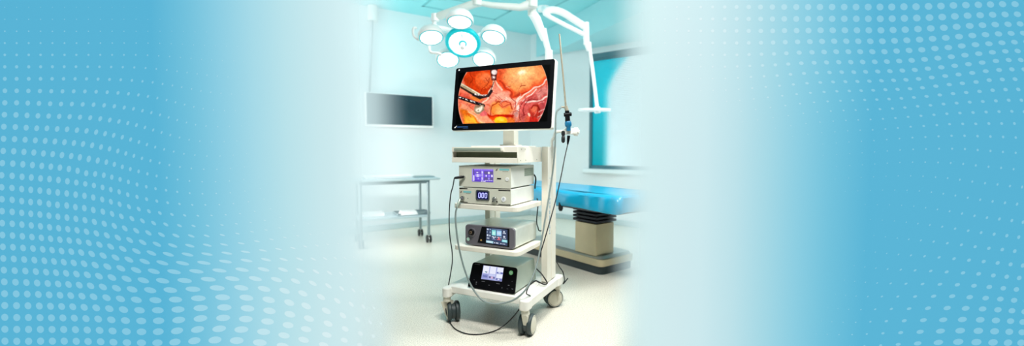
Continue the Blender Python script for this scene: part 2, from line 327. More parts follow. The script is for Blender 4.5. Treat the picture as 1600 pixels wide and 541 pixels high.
RROWS = [
 (2.004,1100,0,0,-5,"-160,22 -122,22 -85,22 -48,22 -10,22"), (2.004,1100,0,4,-5,"-160,172 -122,172 -85,172 -48,172 -10,172"), (2.004,1100,0,2,-5,"-160,97 -122,97 -85,97 -48,97 -10,97"), (2.004,1100,0,6,-4,"-123,247 -85,247 -48,247 -10,246"),
 (2.004,1100,0,0,0,"27,22 65,22 102,22 140,22 177,22 214,22 251,22 289,22 326,22 363,22 401,22 439,22 476,22 514,22 551,22 588,22 626,21 664,21 703,20 742,19 781,17 820,16 859,15 897,14 935,13 974,13"),
 (2.004,1100,0,2,0,"27,97 65,97 102,97 140,97 178,97 215,97 252,96 290,96 327,96 365,95 403,95 441,95 479,95 516,95 554,95 592,94 630,93 670,91 710,89 751,87 791,84 832,81 872,79 912,77 952,76 990,75"),
 (2.004,1100,0,4,0,"27,172 65,172 103,172 141,171 180,170 219,169 258,167 298,165 338,164 376,163 414,162 452,162 489,162 527,162 565,162 603,160 642,158 682,156 723,152 765,149 807,144 850,140 892,137 933,134 972,132"),
 (2.004,1100,0,6,0,"27,246 67,246 106,244 147,241 188,239 229,237 271,233 313,230 353,228 393,227 431,226 469,226 506,225 544,224 582,223 621,221 660,219 701,215 743,211 785,206 828,201 871,196 914,191 954,188 992,188"),
 (2.004,1100,0,8,0,"30,320 71,318 112,315 156,310 200,305 245,300 290,295 333,291 376,288 416,286 455,285 492,284 530,283 568,281 606,280 645,278 684,275 726,270 768,265 809,261 852,257 893,251 934,249 974,248"),
 (2.004,1100,0,10,2,"121,382 168,376 216,369 264,362 311,355 355,351 397,348 437,346 475,345 513,343 551,342 590,340 629,337 669,333 709,330 750,326 791,323 832,320 873,318 914,316 954,314 994,314"),
 (2.004,1100,0,12,6,"325,421 369,416 410,413 450,410 489,408 528,407 568,404 607,401 647,397 688,395 729,392 769,389 810,388 851,388 892,387 932,387 972,387"),
 (2.004,1100,0,14,10,"495,479 534,476 574,473 614,470 655,468 695,467 736,466 777,466 817,467 857,470 897,473 936,476 976,479"),
 (2.004,1100,271,16,9,"453,15 492,13 531,11 570,9 608,8 647,8 686,9 725,12 763,15 801,20 840,26 880,31 919,35 958,40 996,43"),
 (2.004,1100,271,18,15,"657,103 694,108 731,113 769,119 808,126 847,133 886,139 925,143 964,148 999,153"),
 (2.004,1100,271,20,15,"605,203 641,207 679,210 719,214 762,219 806,224 849,230 892,235 934,239 973,244"),
 (2.004,1100,271,22,16,"575,300 616,302 661,304 710,306 760,309 811,312 860,315 906,320 948,324 987,328"),
 (2.004,1100,271,24,16,"513,386 557,386 607,386 661,386 719,385 777,385 832,388 882,391 928,394 971,398"),
 (2.004,1100,271,26,16,"475,467 521,465 571,463 627,462 687,460 749,459 809,458 865,459 914,461 960,463 998,466"),
 (2.004,1100,271,28,18,"553,539 608,536 669,533 734,530 796,528 853,529 905,530 952,531 993,531")]
RRAD_R = [(0,-5,.8),(0,0,2.3),(0,5,4.4),(0,10,5.2),(0,14,5.6),(0,26,5.4),(2,-5,.9),(2,0,2.5),(2,8,4.8),(2,14,5.4),(2,25,5.3),(4,-5,.8),(4,0,1.8),(4,5,3.1),(4,10,4.5),(4,20,5.3),(4,25,5.0),(6,-4,.6),(6,0,1.1),(6,5,2.3),(6,10,3.5),(6,20,4.5),(6,25,4.4),(8,0,.7),(8,5,1.6),(8,10,2.6),(8,20,3.7),(8,25,3.7),(10,2,.6),(10,10,1.7),(10,20,2.7),(12,6,.6),(12,10,1.1),(12,20,2.2),(14,10,.8),(14,22,1.5),(16,9,.6),(16,22,1.5),(18,13,.6),(18,22,1.9),(20,15,.8),(20,24,2.7),(22,15,.9),(22,18,1.6),(22,25,3.5),(24,15,.8),(24,19,2.0),(24,25,4.5),(26,15,.8),(26,19,2.5),(26,22,4.5),(26,26,5.2),(28,15,.9),(28,18,1.7),(28,22,5.1),(28,26,5.7)]
def tps(pts, vals, smooth=.02):
    P = np.array(pts, float); V = np.array(vals, float); V = V.reshape(len(P), -1); n = len(P)
    def ker(A, B):
        d2 = ((A[:, None]-B[None])**2).sum(2); return np.where(d2 > 1e-12, .5*d2*np.log(d2+1e-12), 0)
    K = ker(P, P)+np.eye(n)*smooth; Q = np.c_[np.ones(n), P]
    M = np.block([[K, Q], [Q.T, np.zeros((3, 3))]]); w = np.linalg.solve(M, np.r_[V, np.zeros((3, V.shape[1]))])
    return lambda X: ker(np.array(X, float), P) @ w[:n]+np.c_[np.ones(len(X)), np.array(X, float)] @ w[n:]
OVERLAYM = attr_mat('overlay_fade_glow', 1.0, .08, .6, alpha=True)
def overlay_panel(name, x0, x1, G, AT, rows, rad, c0, c1):
    mb = MB(); cols = []
    xs = list(np.linspace(x0, x1, 260)); zs = [0, ROOM_H*.5, ROOM_H-.002]
    for z in zs:
        for px in xs:
            mb.v.append(Vector((X_of(px), YP, z))); cols.append(list(linarr(table(px, G)/255.))+[float(table(px, AT)[0])])
    n = len(xs)
    for j in range(2):
        for i in range(n-1): mb.f.append([j*n+i, j*n+i+1, (j+1)*n+i+1, (j+1)*n+i]); mb.m.append(0)
    pts, pos = [], []
    for sc, ox, oy, r, cstart, txt in rows:
        for k, q in enumerate(txt.split()):
            a, b2 = map(float, q.split(',')); p = (cstart+k, r)
            if p in pts: continue
            pts.append(p); pos.append((a/sc+ox, b2/sc+oy))
    f = tps(pts, pos, .05); fr = tps([(q[1], q[0]) for q in rad], [q[2] for q in rad], .05)
    ij = [(i, j) for j in range(29) for i in range(c0, c1)]
    e = .05; B = np.array(ij, float); P = f(B); PU = (f(B+[e, 0])-f(B-[e, 0]))/(2*e); PV = (f(B+[0, e])-f(B-[0, e]))/(2*e); RD = fr(B)[:, 0]
    flip = True
    for k in range(len(ij)):
        px, py = P[k]; r = RD[k]/18.6
        if RD[k] < .45 or px < x0+8 or px > x1-8 or py < -12 or py > 553: continue
        if name == 'overlay_panel_left' and px > 596: continue
        if name == 'overlay_panel_right' and (px < 1012 or (ij[k][0] > 27)): continue
        r = min(r, .31); u, v = PU[k], PV[k]
        al = float(table(px, AT)[0]); base = table(px, G)/255.; c = linarr(base+(1-base)*(.25 if al > .9 else .25*al)); o = len(mb.v)
        for q in range(14):
            t = 2*math.pi*q/14; d = u*math.cos(t)*r+v*math.sin(t)*r
            w = aty(px+d[0], py+d[1], YP-.0015); mb.v.append(w); cols.append(list(c)+[max(al, .25)])
        mb.f.append(list(range(o, o+14))[::-1] if flip else list(range(o, o+14))); mb.m.append(0)
    me = bpy.data.meshes.new(name); me.from_pydata([tuple(p) for p in mb.v], [], mb.f); me.materials.append(OVERLAYM)
    ob = bpy.data.objects.new(name, me); COL.objects.link(ob); ob['kind'] = 'structure'; setcol(ob, cols)
    return ob
overlay_panel('overlay_panel_left', -480, 640, GL, AL, LROWS, RRAD_L, -1, 29)
overlay_panel('overlay_panel_right', 950, 2080, GR, AR, RROWS, RRAD_R, -5, 28)

# ------------------------------------------------------------------ the cart (local axes: right along its front, back, up)
CO = Vector((-.21, .27, 0)); cw = cart(CO.x, CO.y, 0)
cartE = thing('endoscopy_cart', 'cream wheeled equipment cart with shelves, drawer and twin uprights on the vinyl floor', 'cart', cw, -YAW)
def cb(mb, name, mats, parent=cartE, **k): return mb.build(name, mats, parent, off=CO if parent is cartE or parent.parent is cartE or (parent.parent and parent.parent.parent is cartE) else (0,0,0), **k)
base = MB()
base.box(-.452, .003, .0155, .46, .181, .2199)
base.prism(rrect(-.499, -.449, .0, .56, .02), .160, .2105, 'z'); base.prism(rrect(.000, .062, .03, .54, .015), .161, .2105, 'z')
baseO = cb(base, 'base_frame', WHITE, bevel=.004)
cb(MB().box(-.446, -.002, .03, .455, .176, .1809), 'shadow_plate', pm('shadow_plate_dark', (58, 70, 66), .7), baseO)  # dark plate added under the deck to cut bounce and deepen its shadow
for (u0, u1, v0, v1) in ((-.502, -.446, -.016, .05), (.008, .067, -.012, .068), (.002, .069, .475, .575), (-.502, -.446, .475, .575)):
    cb(MB().prism(rrect(u0, u1, v0, v1, .022), .156, .2135, 'z'), 'corner_cap', WHITE, bevel=.007, seg=3)
def column(u0, u1, c=None):
    c = c or MB(); poly = [(u0, .349), (u1, .349), (u1, .414), (u1-.008, .417), (u1-.008, .425), (u1, .428), (u1, .495), (u0, .495)]
    c.prism(poly, .2205, 1.062, 'z'); return cb(c, 'upright', [CREAM, TEXTBLUE])
t = MB(); rr = random.Random(2)               # small blue lettering down the right upright, too fine to read
for seg0, seg1, keep in ((.875, .79, .35), (.745, .515, 1)):
    zz = seg0
    while zz > seg1:
        h = rr.uniform(.004, .0075)
        if rr.random() < .86*keep: t.box(.0402, .0407, .378, .378+rr.uniform(.010, .017), zz-h*.55, zz, 1)
        zz -= h
col_r = column(.0005, .040, t); col_l = column(-.402, -.366)
def shelf(z0, z1):
    p = rrect(-.4301, -.0005, .006, .352, .035, 5, (0, 0, 1, 1)); return cb(MB().prism(p, z0, z1, 'z'), 'shelf', CREAM, bevel=.003)
shelf(.6988, .7276); shelf(.4500, .4768)
# drawer unit under the top: open fronted tray
d = MB()
d.box(-.4262, 0, 0, .3485, 1.031, 1.060); d.box(-.4262, 0, 0, .3485, .9705, .9725)
d.box(-.4262, -.4235, 0.004, .3485, .9725, 1.031); d.box(-.003, 0, .0, .3485, .9725, 1.031)
d.box(-.4262, 0, 0, .012, .9725, .999)
d.box(-.4235, -.003, .045, .055, .9725, 1.031, 1)
for (v, z) in ((.05, 1.047), (.10, 1.047), (.04, .985), (.11, .985), (.27, .985)): d.cyl((0, v, z), (.0012, v, z), .0035, n=10, mi=1)
du = cb(d, 'drawer_unit', [CREAM, DARKSLOT], bevel=.0015)
hd = MB(); hd.prism(rrect(-.405, -.098, 1.0385, 1.054, .006), -.012, .001, 'y'); hd.prism(rrect(-.098, -.085, 1.037, 1.056, .003), -.013, .001, 'y', mi=1)
cb(hd, 'handle', [HANDLEG, CREAM], du, bevel=.002)
cb(MB().prism(rrect(-.33, -.02, .05, .31, .01), 1.0602, 1.067), 'top_plate', WHITE, bevel=.0015)
mp = MB(); mp.box(-.198, -.124, .212, .275, 1.0672, 1.30); mp.box(-.215, -.107, .20, .29, 1.0672, 1.075)
cb(mp, 'monitor_post', CREAM, bevel=.003)
# casters
def caster(u, v, phi, su, sv, name='caster'):
    """twin wheel caster; wheel centre under (u,v), stem under (su,sv); phi = world angle of the axle"""
    a = phi+YAW; ax = Vector((math.cos(a), math.sin(a), 0)); c = Vector((u, v, .060))
    k = MB(); st = Vector((su, sv, 0)); fw = (Vector((u, v, 0))-st); fw = fw.normalized()
    k.cyl((su, sv, .158), (su, sv, .128), .022, .025, n=20)
    f0 = Vector((su, sv, .130)); side = Vector((-fw.y, fw.x, 0))
    lo = c+Vector((0, 0, -.030))-fw*.020
    k.hexa([(lo+s1*ax*.0105+fw*s2).to_tuple() for s1, s2 in ((-1, -.016), (1, -.016), (1, .016), (-1, .016))],
           [(f0+s1*ax*.020+fw*s2).to_tuple() for s1, s2 in ((-1, -.022), (1, -.022), (1, .022), (-1, .022))])
    cO = cb(k, name, HUBCAP, bevel=.004)
    Rm = Matrix((( -ax.y, 0, ax.x, c.x), (ax.x, 0, ax.y, c.y), (0, 1, 0, c.z), (0, 0, 0, 1)))
    g = MB(Rm); g.lathe([(.0, -.011), (.047, -.011), (.047, .011), (.0, .011)], 36); cb(g, 'axle_drum', RUBBER, cO)
    for s in (-1, 1):
        w = MB(Rm); z0, z1 = s*.0115, s*.0385
        w.lathe([(.035, z0), (.053, z0), (.059, z0+s*.004), (.0600, (z0+z1)/2), (.0585, z1-s*.005), (.053, z1)], 44)
        w.lathe([(.053, z1-s*.0005), (.0485, z1+s*.001), (.0465, z1-s*.0005), (.042, z1+s*.002), (.02, z1+s*.004), (.0, z1+s*.004)], 40, 1)
        cb(w, 'wheel', [RUBBER, HUBCAP], cO)
caster(-.458, .045, R(16), -.478, .012)
caster(.032, .062, R(-20), .040, .020)
caster(.004, .548, R(-72), .040, .530)
caster(-.452, .560, R(20), -.478, .530)
# scope holder on the right upright
L3 = lambda px, py, Y: Matrix.Rotation(YAW, 4, 'Z') @ (aty(px, py, Y)-cw)
def C3(px, py, Y): q = aty(px, py, Y); dx, dy = q.x-CX0, q.y-CY0; return Vector((dx*CYW-dy*SYW, dx*SYW+dy*CYW, q.z))
h = MB(); h.tube(spline([(.03, .445, 1.06), (.03, .445, 1.10), C3(866, 214, 2.79), C3(869, 206.5, 2.785), C3(880, 205.5, 2.78), C3(897, 205.5, 2.78)], 6), .0095, 12)
cl = C3(889, 206, 2.775); h.box(cl.x-.03, cl.x+.03, cl.y-.02, cl.y+.02, cl.z-.016, cl.z+.02)
k2 = C3(900, 206, 2.775); h.cyl(k2-Vector((.012, 0, 0)), k2+Vector((.012, 0, 0)), .026, n=20); h.cyl(k2+Vector((.012, 0, 0)), k2+Vector((.022, 0, 0)), .012, n=16)
ho = cb(h, 'scope_holder', WHITE, bevel=.003)
for (px, py, ry) in ((880, 208.5, .017), (880, 217.5, .024)):
    kb = MB(); p = C3(px, py, 2.745); kb.tube([p+Vector((0, 0, t)) for t in (-ry, -ry*.7, 0, ry*.7, ry)], [.004, .0105, .012, .0105, .004], 14)
    cb(kb, 'clamp_knob', SOFTBLACK, ho)

# ------------------------------------------------------------------ monitor on the post
MC = Vector((-.0646, 2.62, 1.356)); MYAW, MT, MW, MH = .4689, .139, .6665, .3975
mon = thing('surgical_monitor', 'wide black-faced monitor showing an endoscopic tissue picture, on the cart post', 'monitor', MC, 0)
MM = Matrix.Rotation(-MYAW, 4, 'Z') @ Matrix.Rotation(-MT, 4, 'X')
w2, h2 = MW/2, MH/2
m1 = MB(MM); m1.prism(rrect(-w2, w2, -h2, h2, .014, 5), .0, .034, 'y')
m1.hexa([(x*.86, .034, z*.82) for x, z in rrect(-w2, w2, -h2, h2, .014, 4)], [(x*.70, .055, z*.64) for x, z in rrect(-w2, w2, -h2, h2, .014, 4)])
m1.box(-.08, .08, .05, .085, -.10, .06)
m1.build('back_shell', WHITE, mon, bevel=.003)
gl = MB(MM); gl.prism(rrect(-w2+.002, w2-.004, -h2+.003, h2-.002, .013, 5), -.004, .0, 'y'); 
# the picture on it, painted in drawing coordinates of a 749 x 541 sketch
def homog(src, dst):
    A = []; B = []
    for (x, y), (X, Y) in zip(src, dst):
        A += [[x, y, 1, 0, 0, 0, -X*x, -X*y], [0, 0, 0, x, y, 1, -Y*x, -Y*y]]; B += [X, Y]
    return np.append(np.linalg.solve(np.array(A, float), np.array(B, float)), 1).reshape(3, 3)
HM = homog([(0,0),(1,0),(1,1),(0,1)], [(52,90),(703,25),(683,485),(22,497)])
IS0, IS1, IT0, IT1 = .043, .957, .082, .893
def endo(nx=320, ny=200):
    s, t = np.meshgrid(np.linspace(IS0, IS1, nx), np.linspace(IT0, IT1, ny))
    q = HM @ np.stack([s.ravel(), t.ravel(), np.ones(s.size)]); X = (q[0]/q[2]).reshape(s.shape); Y = (q[1]/q[2]).reshape(s.shape)
    rng = np.random.RandomState(5)
    def nz(sc, seed):
        r = np.random.RandomState(seed); g = r.rand(int(541/sc)+4, int(749/sc)+4); gx = X/sc; gy = Y/sc
        i = np.floor(gx).astype(int); j = np.floor(gy).astype(int); fx = gx-i; fy = gy-j; fx = fx*fx*(3-2*fx); fy = fy*fy*(3-2*fy)
        i = np.clip(i, 0, g.shape[1]-2); j = np.clip(j, 0, g.shape[0]-2)
        return (g[j,i]*(1-fx)+g[j,i+1]*fx)*(1-fy)+(g[j+1,i]*(1-fx)+g[j+1,i+1]*fx)*fy
    n1 = nz(60, 1)*.6+nz(24, 2)*.4; n2 = nz(10, 3)*.6+nz(5, 4)*.4
    wx = X+(nz(40, 7)-.5)*26; wy = Y+(nz(40, 8)-.5)*26
    img = np.zeros(X.shape+(3,)); img[:] = np.array([222, 120, 96])/255.
    def blend(c, a): img[:] = img*(1-a[..., None])+np.array(c)/255.*a[..., None]
    def sm(x, a, b2): t2 = np.clip((x-a)/(b2-a), 0, 1); return t2*t2*(3-2*t2)
    def ell(cx, cy, rx, ry, rot=0, soft=.25, warp=True):
        x, y = (wx, wy) if warp else (X, Y); c, s2 = math.cos(rot), math.sin(rot); dx, dy = x-cx, y-cy
        d2 = np.sqrt(((dx*c+dy*s2)/rx)**2+((-dx*s2+dy*c)/ry)**2); return 1-sm(d2, 1-soft, 1+soft*.3)
    def poly(pts, soft=6, warp=True):
        x, y = (wx, wy) if warp else (X, Y); ins = np.zeros(X.shape, bool); dist = np.full(X.shape, 1e9)
        for (x0, y0), (x1, y1) in zip(pts, pts[1:]+pts[:1]):
            cond = ((y0 > y) != (y1 > y)) & (x < (x1-x0)*(y-y0)/((y1-y0) or 1e-9)+x0); ins ^= cond
            tt = np.clip(((x-x0)*(x1-x0)+(y-y0)*(y1-y0))/((x1-x0)**2+(y1-y0)**2), 0, 1); dist = np.minimum(dist, np.hypot(x-x0-tt*(x1-x0), y-y0-tt*(y1-y0)))
        return sm(np.where(ins, dist, -dist), -soft*.5, soft)
    def line(pts, w, soft=2, warp=False):
        x, y = (wx, wy) if warp else (X, Y); dist = np.full(X.shape, 1e9)
        for (x0, y0), (x1, y1) in zip(pts, pts[1:]):
            tt = np.clip(((x-x0)*(x1-x0)+(y-y0)*(y1-y0))/((x1-x0)**2+(y1-y0)**2+1e-9), 0, 1); dist = np.minimum(dist, np.hypot(x-x0-tt*(x1-x0), y-y0-tt*(y1-y0)))
        return 1-sm(dist, w-soft, w+soft)
    # pink middle band, paler folds
    blend((236, 150, 128), poly([(215,320),(300,180),(420,250),(520,270),(460,440),(400,400),(260,390)], 30)*.9)
    blend((246, 196, 172), poly([(330,240),(420,260),(450,300),(300,290),(250,330)], 24)*.6)
    # left orange-brown sac
    blend((186, 66, 30), poly([(100,150),(140,100),(300,95),(318,150),(268,262),(190,262),(130,215)], 10))
    blend((226, 110, 62), ell(235, 165, 62, 60)*.85); blend((238, 140, 100), ell(245, 150, 34, 34)*.5)
    for p in ([(205,255),(232,205),(262,180),(268,150)], [(232,205),(245,225)], [(262,180),(238,160)], [(150,120),(150,205)]): blend((130, 36, 18), line(p, 2.2, 2, True)*.7)
    # big pale orange dome top right
    blend((216, 84, 50), poly([(318,80),(640,40),(668,180),(560,235),(440,282),(350,230),(318,170)], 12))
    blend((243, 152, 98), poly([(336,90),(420,50),(630,40),(658,140),(560,212),(446,266),(370,212)], 30))
    blend((255, 196, 140), ell(485, 140, 120, 78, -.3, .9)*.8); blend((255, 240, 214), ell(478, 124, 34, 18, -.2, .8)*.8)
    blend((255, 176, 112), ell(430, 215, 50, 30, .5, .8)*.6); blend((214, 90, 60), ell(345, 100, 34, 40)*.6)
    blend((150, 40, 24), line([(345,170),(370,225),(430,272),(520,245),(620,190),(660,160)], 5, 5, True)*.55)
    blend((120, 40, 26), line([(468,215),(510,195)], 2.5, 2, True)*.7)
    # pale cords
    for p, w in (([(300,170),(285,225),(262,280),(225,325)], 7), ([(318,165),(330,200),(345,225)], 4)): blend((250, 220, 196), line(p, w, 5, True)*.85)
    # right side folds
    blend((196, 96, 92), poly([(470,300),(660,170),(668,260),(600,448),(470,450)], 24)*.9)
    blend((226, 150, 140), poly([(560,250),(640,180),(655,230),(590,300)], 14)*.8)
    blend((168, 70, 76), poly([(600,300),(665,280),(640,380),(590,420)], 20)*.7)
    for p, w in (([(430,330),(480,275),(540,235),(600,200),(650,168)], 4), ([(500,300),(540,262),(575,225)], 3), ([(520,310),(580,310),(640,285),(668,262)], 6), ([(445,300),(475,268)], 4)): blend((255, 226, 214), line(p, w, 3, True)*.85)
    for p in ([(470,420),(480,340),(520,280)], [(500,400),(510,330),(540,290)], [(540,300),(580,290)], [(420,270),(440,300),(430,350)]): blend((110, 28, 30), line(p, 3, 3, True)*.7)
    blend((176, 62, 50), ell(572, 372, 38, 46)); blend((232, 130, 100), ell(566, 362, 24, 26, 0, .6)*.9); blend((196, 50, 40), ell(560, 430, 50, 24)*.9); blend((222, 110, 84), ell(520, 425, 22, 20)*.8)
    blend((250, 206, 180), ell(530, 398, 12, 14)); blend((120, 24, 22), line([(548,350),(560,330),(590,335),(604,365),(598,410)], 3.5, 3)*.7)
    blend((236, 210, 200), ell(460, 348, 17, 27, .1)); blend((206, 150, 140), ell(446, 388, 22, 22)); blend((120, 50, 46), line([(424,395),(430,372),(448,365),(470,374)], 2.5, 2)*.7)
    # orange mound low middle
    blend((232, 142, 76), ell(345, 355, 80, 62)); blend((252, 182, 116), ell(345, 365, 44, 40, 0, .8)*.8); blend((226, 120, 88), ell(372, 315, 44, 26)*.8)
    blend((140, 46, 26), line([(268,388),(280,340),(320,305),(370,292),(405,310),(418,350)], 3, 3, True)*.75); blend((140, 46, 26), line([(325,318),(360,330),(405,318)], 2.5, 2, True)*.6)
    # dark red gutter and yellow fat
    blend((164, 34, 14), poly([(236,376),(300,392),(430,392),(424,418),(330,412),(270,420)], 9)); blend((214, 80, 30), poly([(260,395),(330,402),(320,448),(262,440)], 10)*.9)
    blend((246, 180, 48), ell(350, 432, 46, 26)); blend((255, 212, 96), ell(346, 424, 24, 12, 0, .7)*.8); blend((224, 120, 50), ell(412, 432, 24, 22)*.8)
    blend((226, 120, 44), poly([(75,330),(140,350),(230,400),(290,455),(100,460)], 16)); blend((246, 176, 70), poly([(96,400),(160,400),(215,452),(110,456)], 14)); blend((238, 160, 130), poly([(80,320),(160,350),(260,400),(310,450),(240,450),(140,380),(80,350)], 10)*.9)
    blend((250, 214, 180), line([(130,372),(190,408),(240,446)], 6, 6, True)*.6); blend((180, 60, 40), poly([(72,240),(110,250),(180,300),(170,330),(76,300)], 14)*.7); blend((206, 100, 86), ell(115, 265, 34, 16)*.7)
    blend((220, 130, 60), ell(190, 292, 34, 14)*.8); blend((230, 150, 110), ell(132, 318, 30, 12)*.7)
    blend((214, 110, 110), ell(232, 388, 24, 18)); 
    rq = random.Random(11)
    for q_ in range(46):
        bx, by = (rq.uniform(430, 660), rq.uniform(230, 440)) if q_ % 2 else (rq.uniform(230, 470), rq.uniform(200, 330))
        an = rq.uniform(-1.3, -.3) if q_ % 2 else rq.uniform(-.9, .9); ln = rq.uniform(12, 46)
        blend((250, 214, 202) if rq.random() < .45 else (150, 46, 44), line([(bx, by), (bx+ln*.5*math.cos(an), by+ln*.5*math.sin(an)+rq.uniform(-4, 4)), (bx+ln*math.cos(an), by+ln*math.sin(an))], rq.uniform(1.2, 3.0), 2, True)*rq.uniform(.3, .7))
    for q_ in range(12):
        bx, by = rq.uniform(90, 300), rq.uniform(330, 445); blend((252, 216, 150) if q_ % 2 else (190, 70, 40), line([(bx, by), (bx+rq.uniform(10, 34), by+rq.uniform(4, 22))], rq.uniform(1.5, 4), 3, True)*.5)
    # instruments
    blend((60, 44, 34), line([(84,202),(210,276)], 15, 3)); blend((176, 160, 132), line([(86,196),(206,264)], 10, 3)); blend((232, 222, 200), line([(92,192),(204,256)], 3.2, 3)*.8)
    blend((44, 34, 34), line([(168,262),(215,278),(264,268),(284,238)], 9, 3)); blend((220, 214, 210), line([(178,258),(216,266),(252,264)], 5, 3)*(.35+.65*(n2 > .45))); blend((60, 50, 50), line([(255,275),(282,225),(300,180)], 2.5, 2)*.8)
    blend((30, 22, 26), line([(70,278),(232,332)], 10, 3)); blend((222, 220, 216), line([(76,278),(214,322)], 4, 3)*(n2 > .5))
    blend((150, 128, 104), poly([(178,330),(240,334),(244,372),(190,384),(176,360)], 5)); blend((236, 228, 210), ell(212, 352, 27, 17, 0, .5)*(.3+.7*(n2 > .42)))
    blend((60, 30, 30), poly([(272,100),(330,94),(324,160),(284,165)], 6)); blend((226, 206, 202), ell(302, 116, 22, 20, 0, .4, False)); blend((150, 110, 106), ell(297, 150, 17, 16, 0, .4, False)); blend((240, 226, 220), ell(298, 150, 9, 9, 0, .5, False)*(n2 > .4))
    img *= (.90+.22*n1+.30*(n2-.5))[..., None]
    g_ = img.mean(2, keepdims=True); img[:] = np.clip(g_+(img-g_)*1.16, 0, 1); img[:] = np.clip((img-.5)*1.10+.51, 0, 1)
    # round view on black
    asp = MW/MH; d2 = np.hypot((s-.500)*asp, (t-.487)); r = .447*asp
    inside = 1-sm(d2, r-.004, r+.004); img *= inside[..., None]
    rim = np.exp(-((d2-r)/.005)**2)*.5; img += rim[..., None]*np.array([.8, .7, .65])*(d2 < r+.006)[..., None]
    return np.clip(img, 0, 1)
def MP(s, t): return tuple(MM @ Vector((-w2+MW*(IS0+(IS1-IS0)*s), -.0048, h2-MH*(IT0+(IT1-IT0)*t))))
screen_grid('screen', mon, MP, 320, 200, endo(), SCREEN)
# maker's mark: small white swirl and a line of tiny blue letters, bottom left; a white tick top left
lg = gl
def ml(s, t): return -w2+MW*s, h2-MH*t
x, z = ml(.042, .945); lg.prism([(x+.0065*math.cos(a)*(1+.25*math.sin(2*a)), z+.0045*math.sin(a)+.002*math.cos(a)) for a in np.linspace(0, 2*math.pi, 14)[:-1]], -.0052, -.0038, 'y', 1)
lg.prism([(x+.006, z+.004), (x+.010, z+.004), (x+.012, z+.009), (x+.009, z+.010)], -.0052, -.0038, 'y', 1)
x, z = ml(.040, .038); lg.prism([(x-.004, z-.005), (x+.005, z-.004), (x+.004, z+.005), (x-.005, z+.003)], -.0052, -.0038, 'y', 1)
xx = .064; rr = random.Random(9)
while xx < .175:
    wd = rr.uniform(.006, .010); x0, z0 = ml(xx, .951); x1, z1 = ml(xx+wd*.75, .930)
    lg.box(x0, x1, -.0052, -.0038, z0, z1, 2); lg.box(x0+(x1-x0)*.3, x0+(x1-x0)*.7, -.0054, -.0052, z0+.002, z1-.002, 0); xx += wd
xx = .13
while xx < .185:
    x0, z0 = ml(xx, .966); x1, z1 = ml(xx+.005, .958); lg.box(x0, x1, -.0052, -.0038, z0, z1, 2); xx += .008
gl.build('bezel', [BLACK, PAPER, LOGOBLUE], mon)

# ------------------------------------------------------------------ equipment boxes on the shelves
def dev(name, label, u, v, z): return thing(name, label, 'medical device', cart(u, v, z), -YAW)
def small_logo(mb, x, y, z, s=1.0, mi_g=0, mi_c=1):
    """slanted grey tick mark followed by a cyan word bar and a fine grey line"""
    mb.prism([(x, z-.006*s), (x+.010*s, z-.002*s), (x+.018*s, z+.008*s), (x+.006*s, z+.002*s)], y-.0006, y, 'y', mi_g)
    mb.prism([(x+.004*s, z-.008*s), (x+.013*s, z-.004*s), (x+.014*s, z-.001*s), (x+.003*s, z-.005*s)], y-.0006, y, 'y', mi_g)
    xx = x+.024*s; rr = random.Random(int(x*1e4) % 97)
    while xx < x+.078*s:
        wd = rr.uniform(.006, .009)*s; mb.box(xx, xx+wd*.9, y-.0006, y, z-.004*s, z+.0055*s, mi_c); xx += wd
    xx = x+.044*s
    while xx < x+.074*s: mb.box(xx, xx+.003*s, y-.0006, y, z-.0105*s, z-.0080*s, mi_g); xx += .0042*s
def paint(nx, ny, base, items, seed=0, noise=.06):
    img = np.zeros((ny, nx, 3)); img[:] = np.array(base)/255.
    s, t = np.meshgrid(np.linspace(0, 1, nx), np.linspace(0, 1, ny))
    for it in items:
        x0, y0, x1, y1 = it[:4]; c = np.array(it[4])/255.
        if len(it) > 5 and it[5] == 'o': m = ((s-(x0+x1)/2)/((x1-x0)/2))**2+((t-(y0+y1)/2)/((y1-y0)/2))**2 < 1
        elif len(it) > 5 and it[5] == 't': m = (s > x0) & (s < x1) & (t > y0) & (t < y1) & (np.sin(s*it[6])*np.sin(s*it[6]*.37+1) > -.25)
        else: m = (s > x0) & (s < x1) & (t > y0) & (t < y1)
        img[m] = c
    return np.clip(img+np.random.RandomState(seed).randn(ny, nx, 1)*noise*.3, 0, 1)
# 1: camera control unit, purple touchscreen
U0, V0 = -.3877, .0152; W1, D1 = .339, .326
e1 = dev('camera_control_unit', 'beige box with glowing purple touchscreen, upper of the two stacked below the drawer', U0+W1/2, V0+D1/2, .825)
hx, hy = W1/2, D1/2; x0, y0 = -hx, -hy
b1 = MB(); b1.box(-hx, hx, -hy+.006, hy, .006, .126); 
for sx in (-1, 1):
    for sy in (-1, 1): b1.cyl((sx*(hx-.03), sy*(hy-.03), -.001), (sx*(hx-.03), sy*(hy-.03), .007), .014, n=16, mi=1)
b1.build('housing', [DEVSIDE, SOFTBLACK], e1, bevel=.002)
f1m = MB().prism(rrect(-hx, hx, .003, .126, .003), -hy, -hy+.006, 'y')
def D1P(px, py):      # front panel position from the survey
    return -hx+W1*(px-717.2)/80.8, .126-.123*(py-(258.8+(px-717.2)*.0272))/34.6
q = D1P(775, 265.6); small_logo(f1m, q[0], -hy, q[1], 1.05, 1, 2); f1 = f1m.build('front_panel', [DEVGREY, LOGOGREY, LOGOCYAN], e1)
sx0, sz0 = D1P(738.7, 264.2); sx1, sz1 = D1P(772, 285.8)
P, LP, WP = (110, 80, 216), (168, 146, 255), (242, 238, 255); GP = (104, 92, 150)
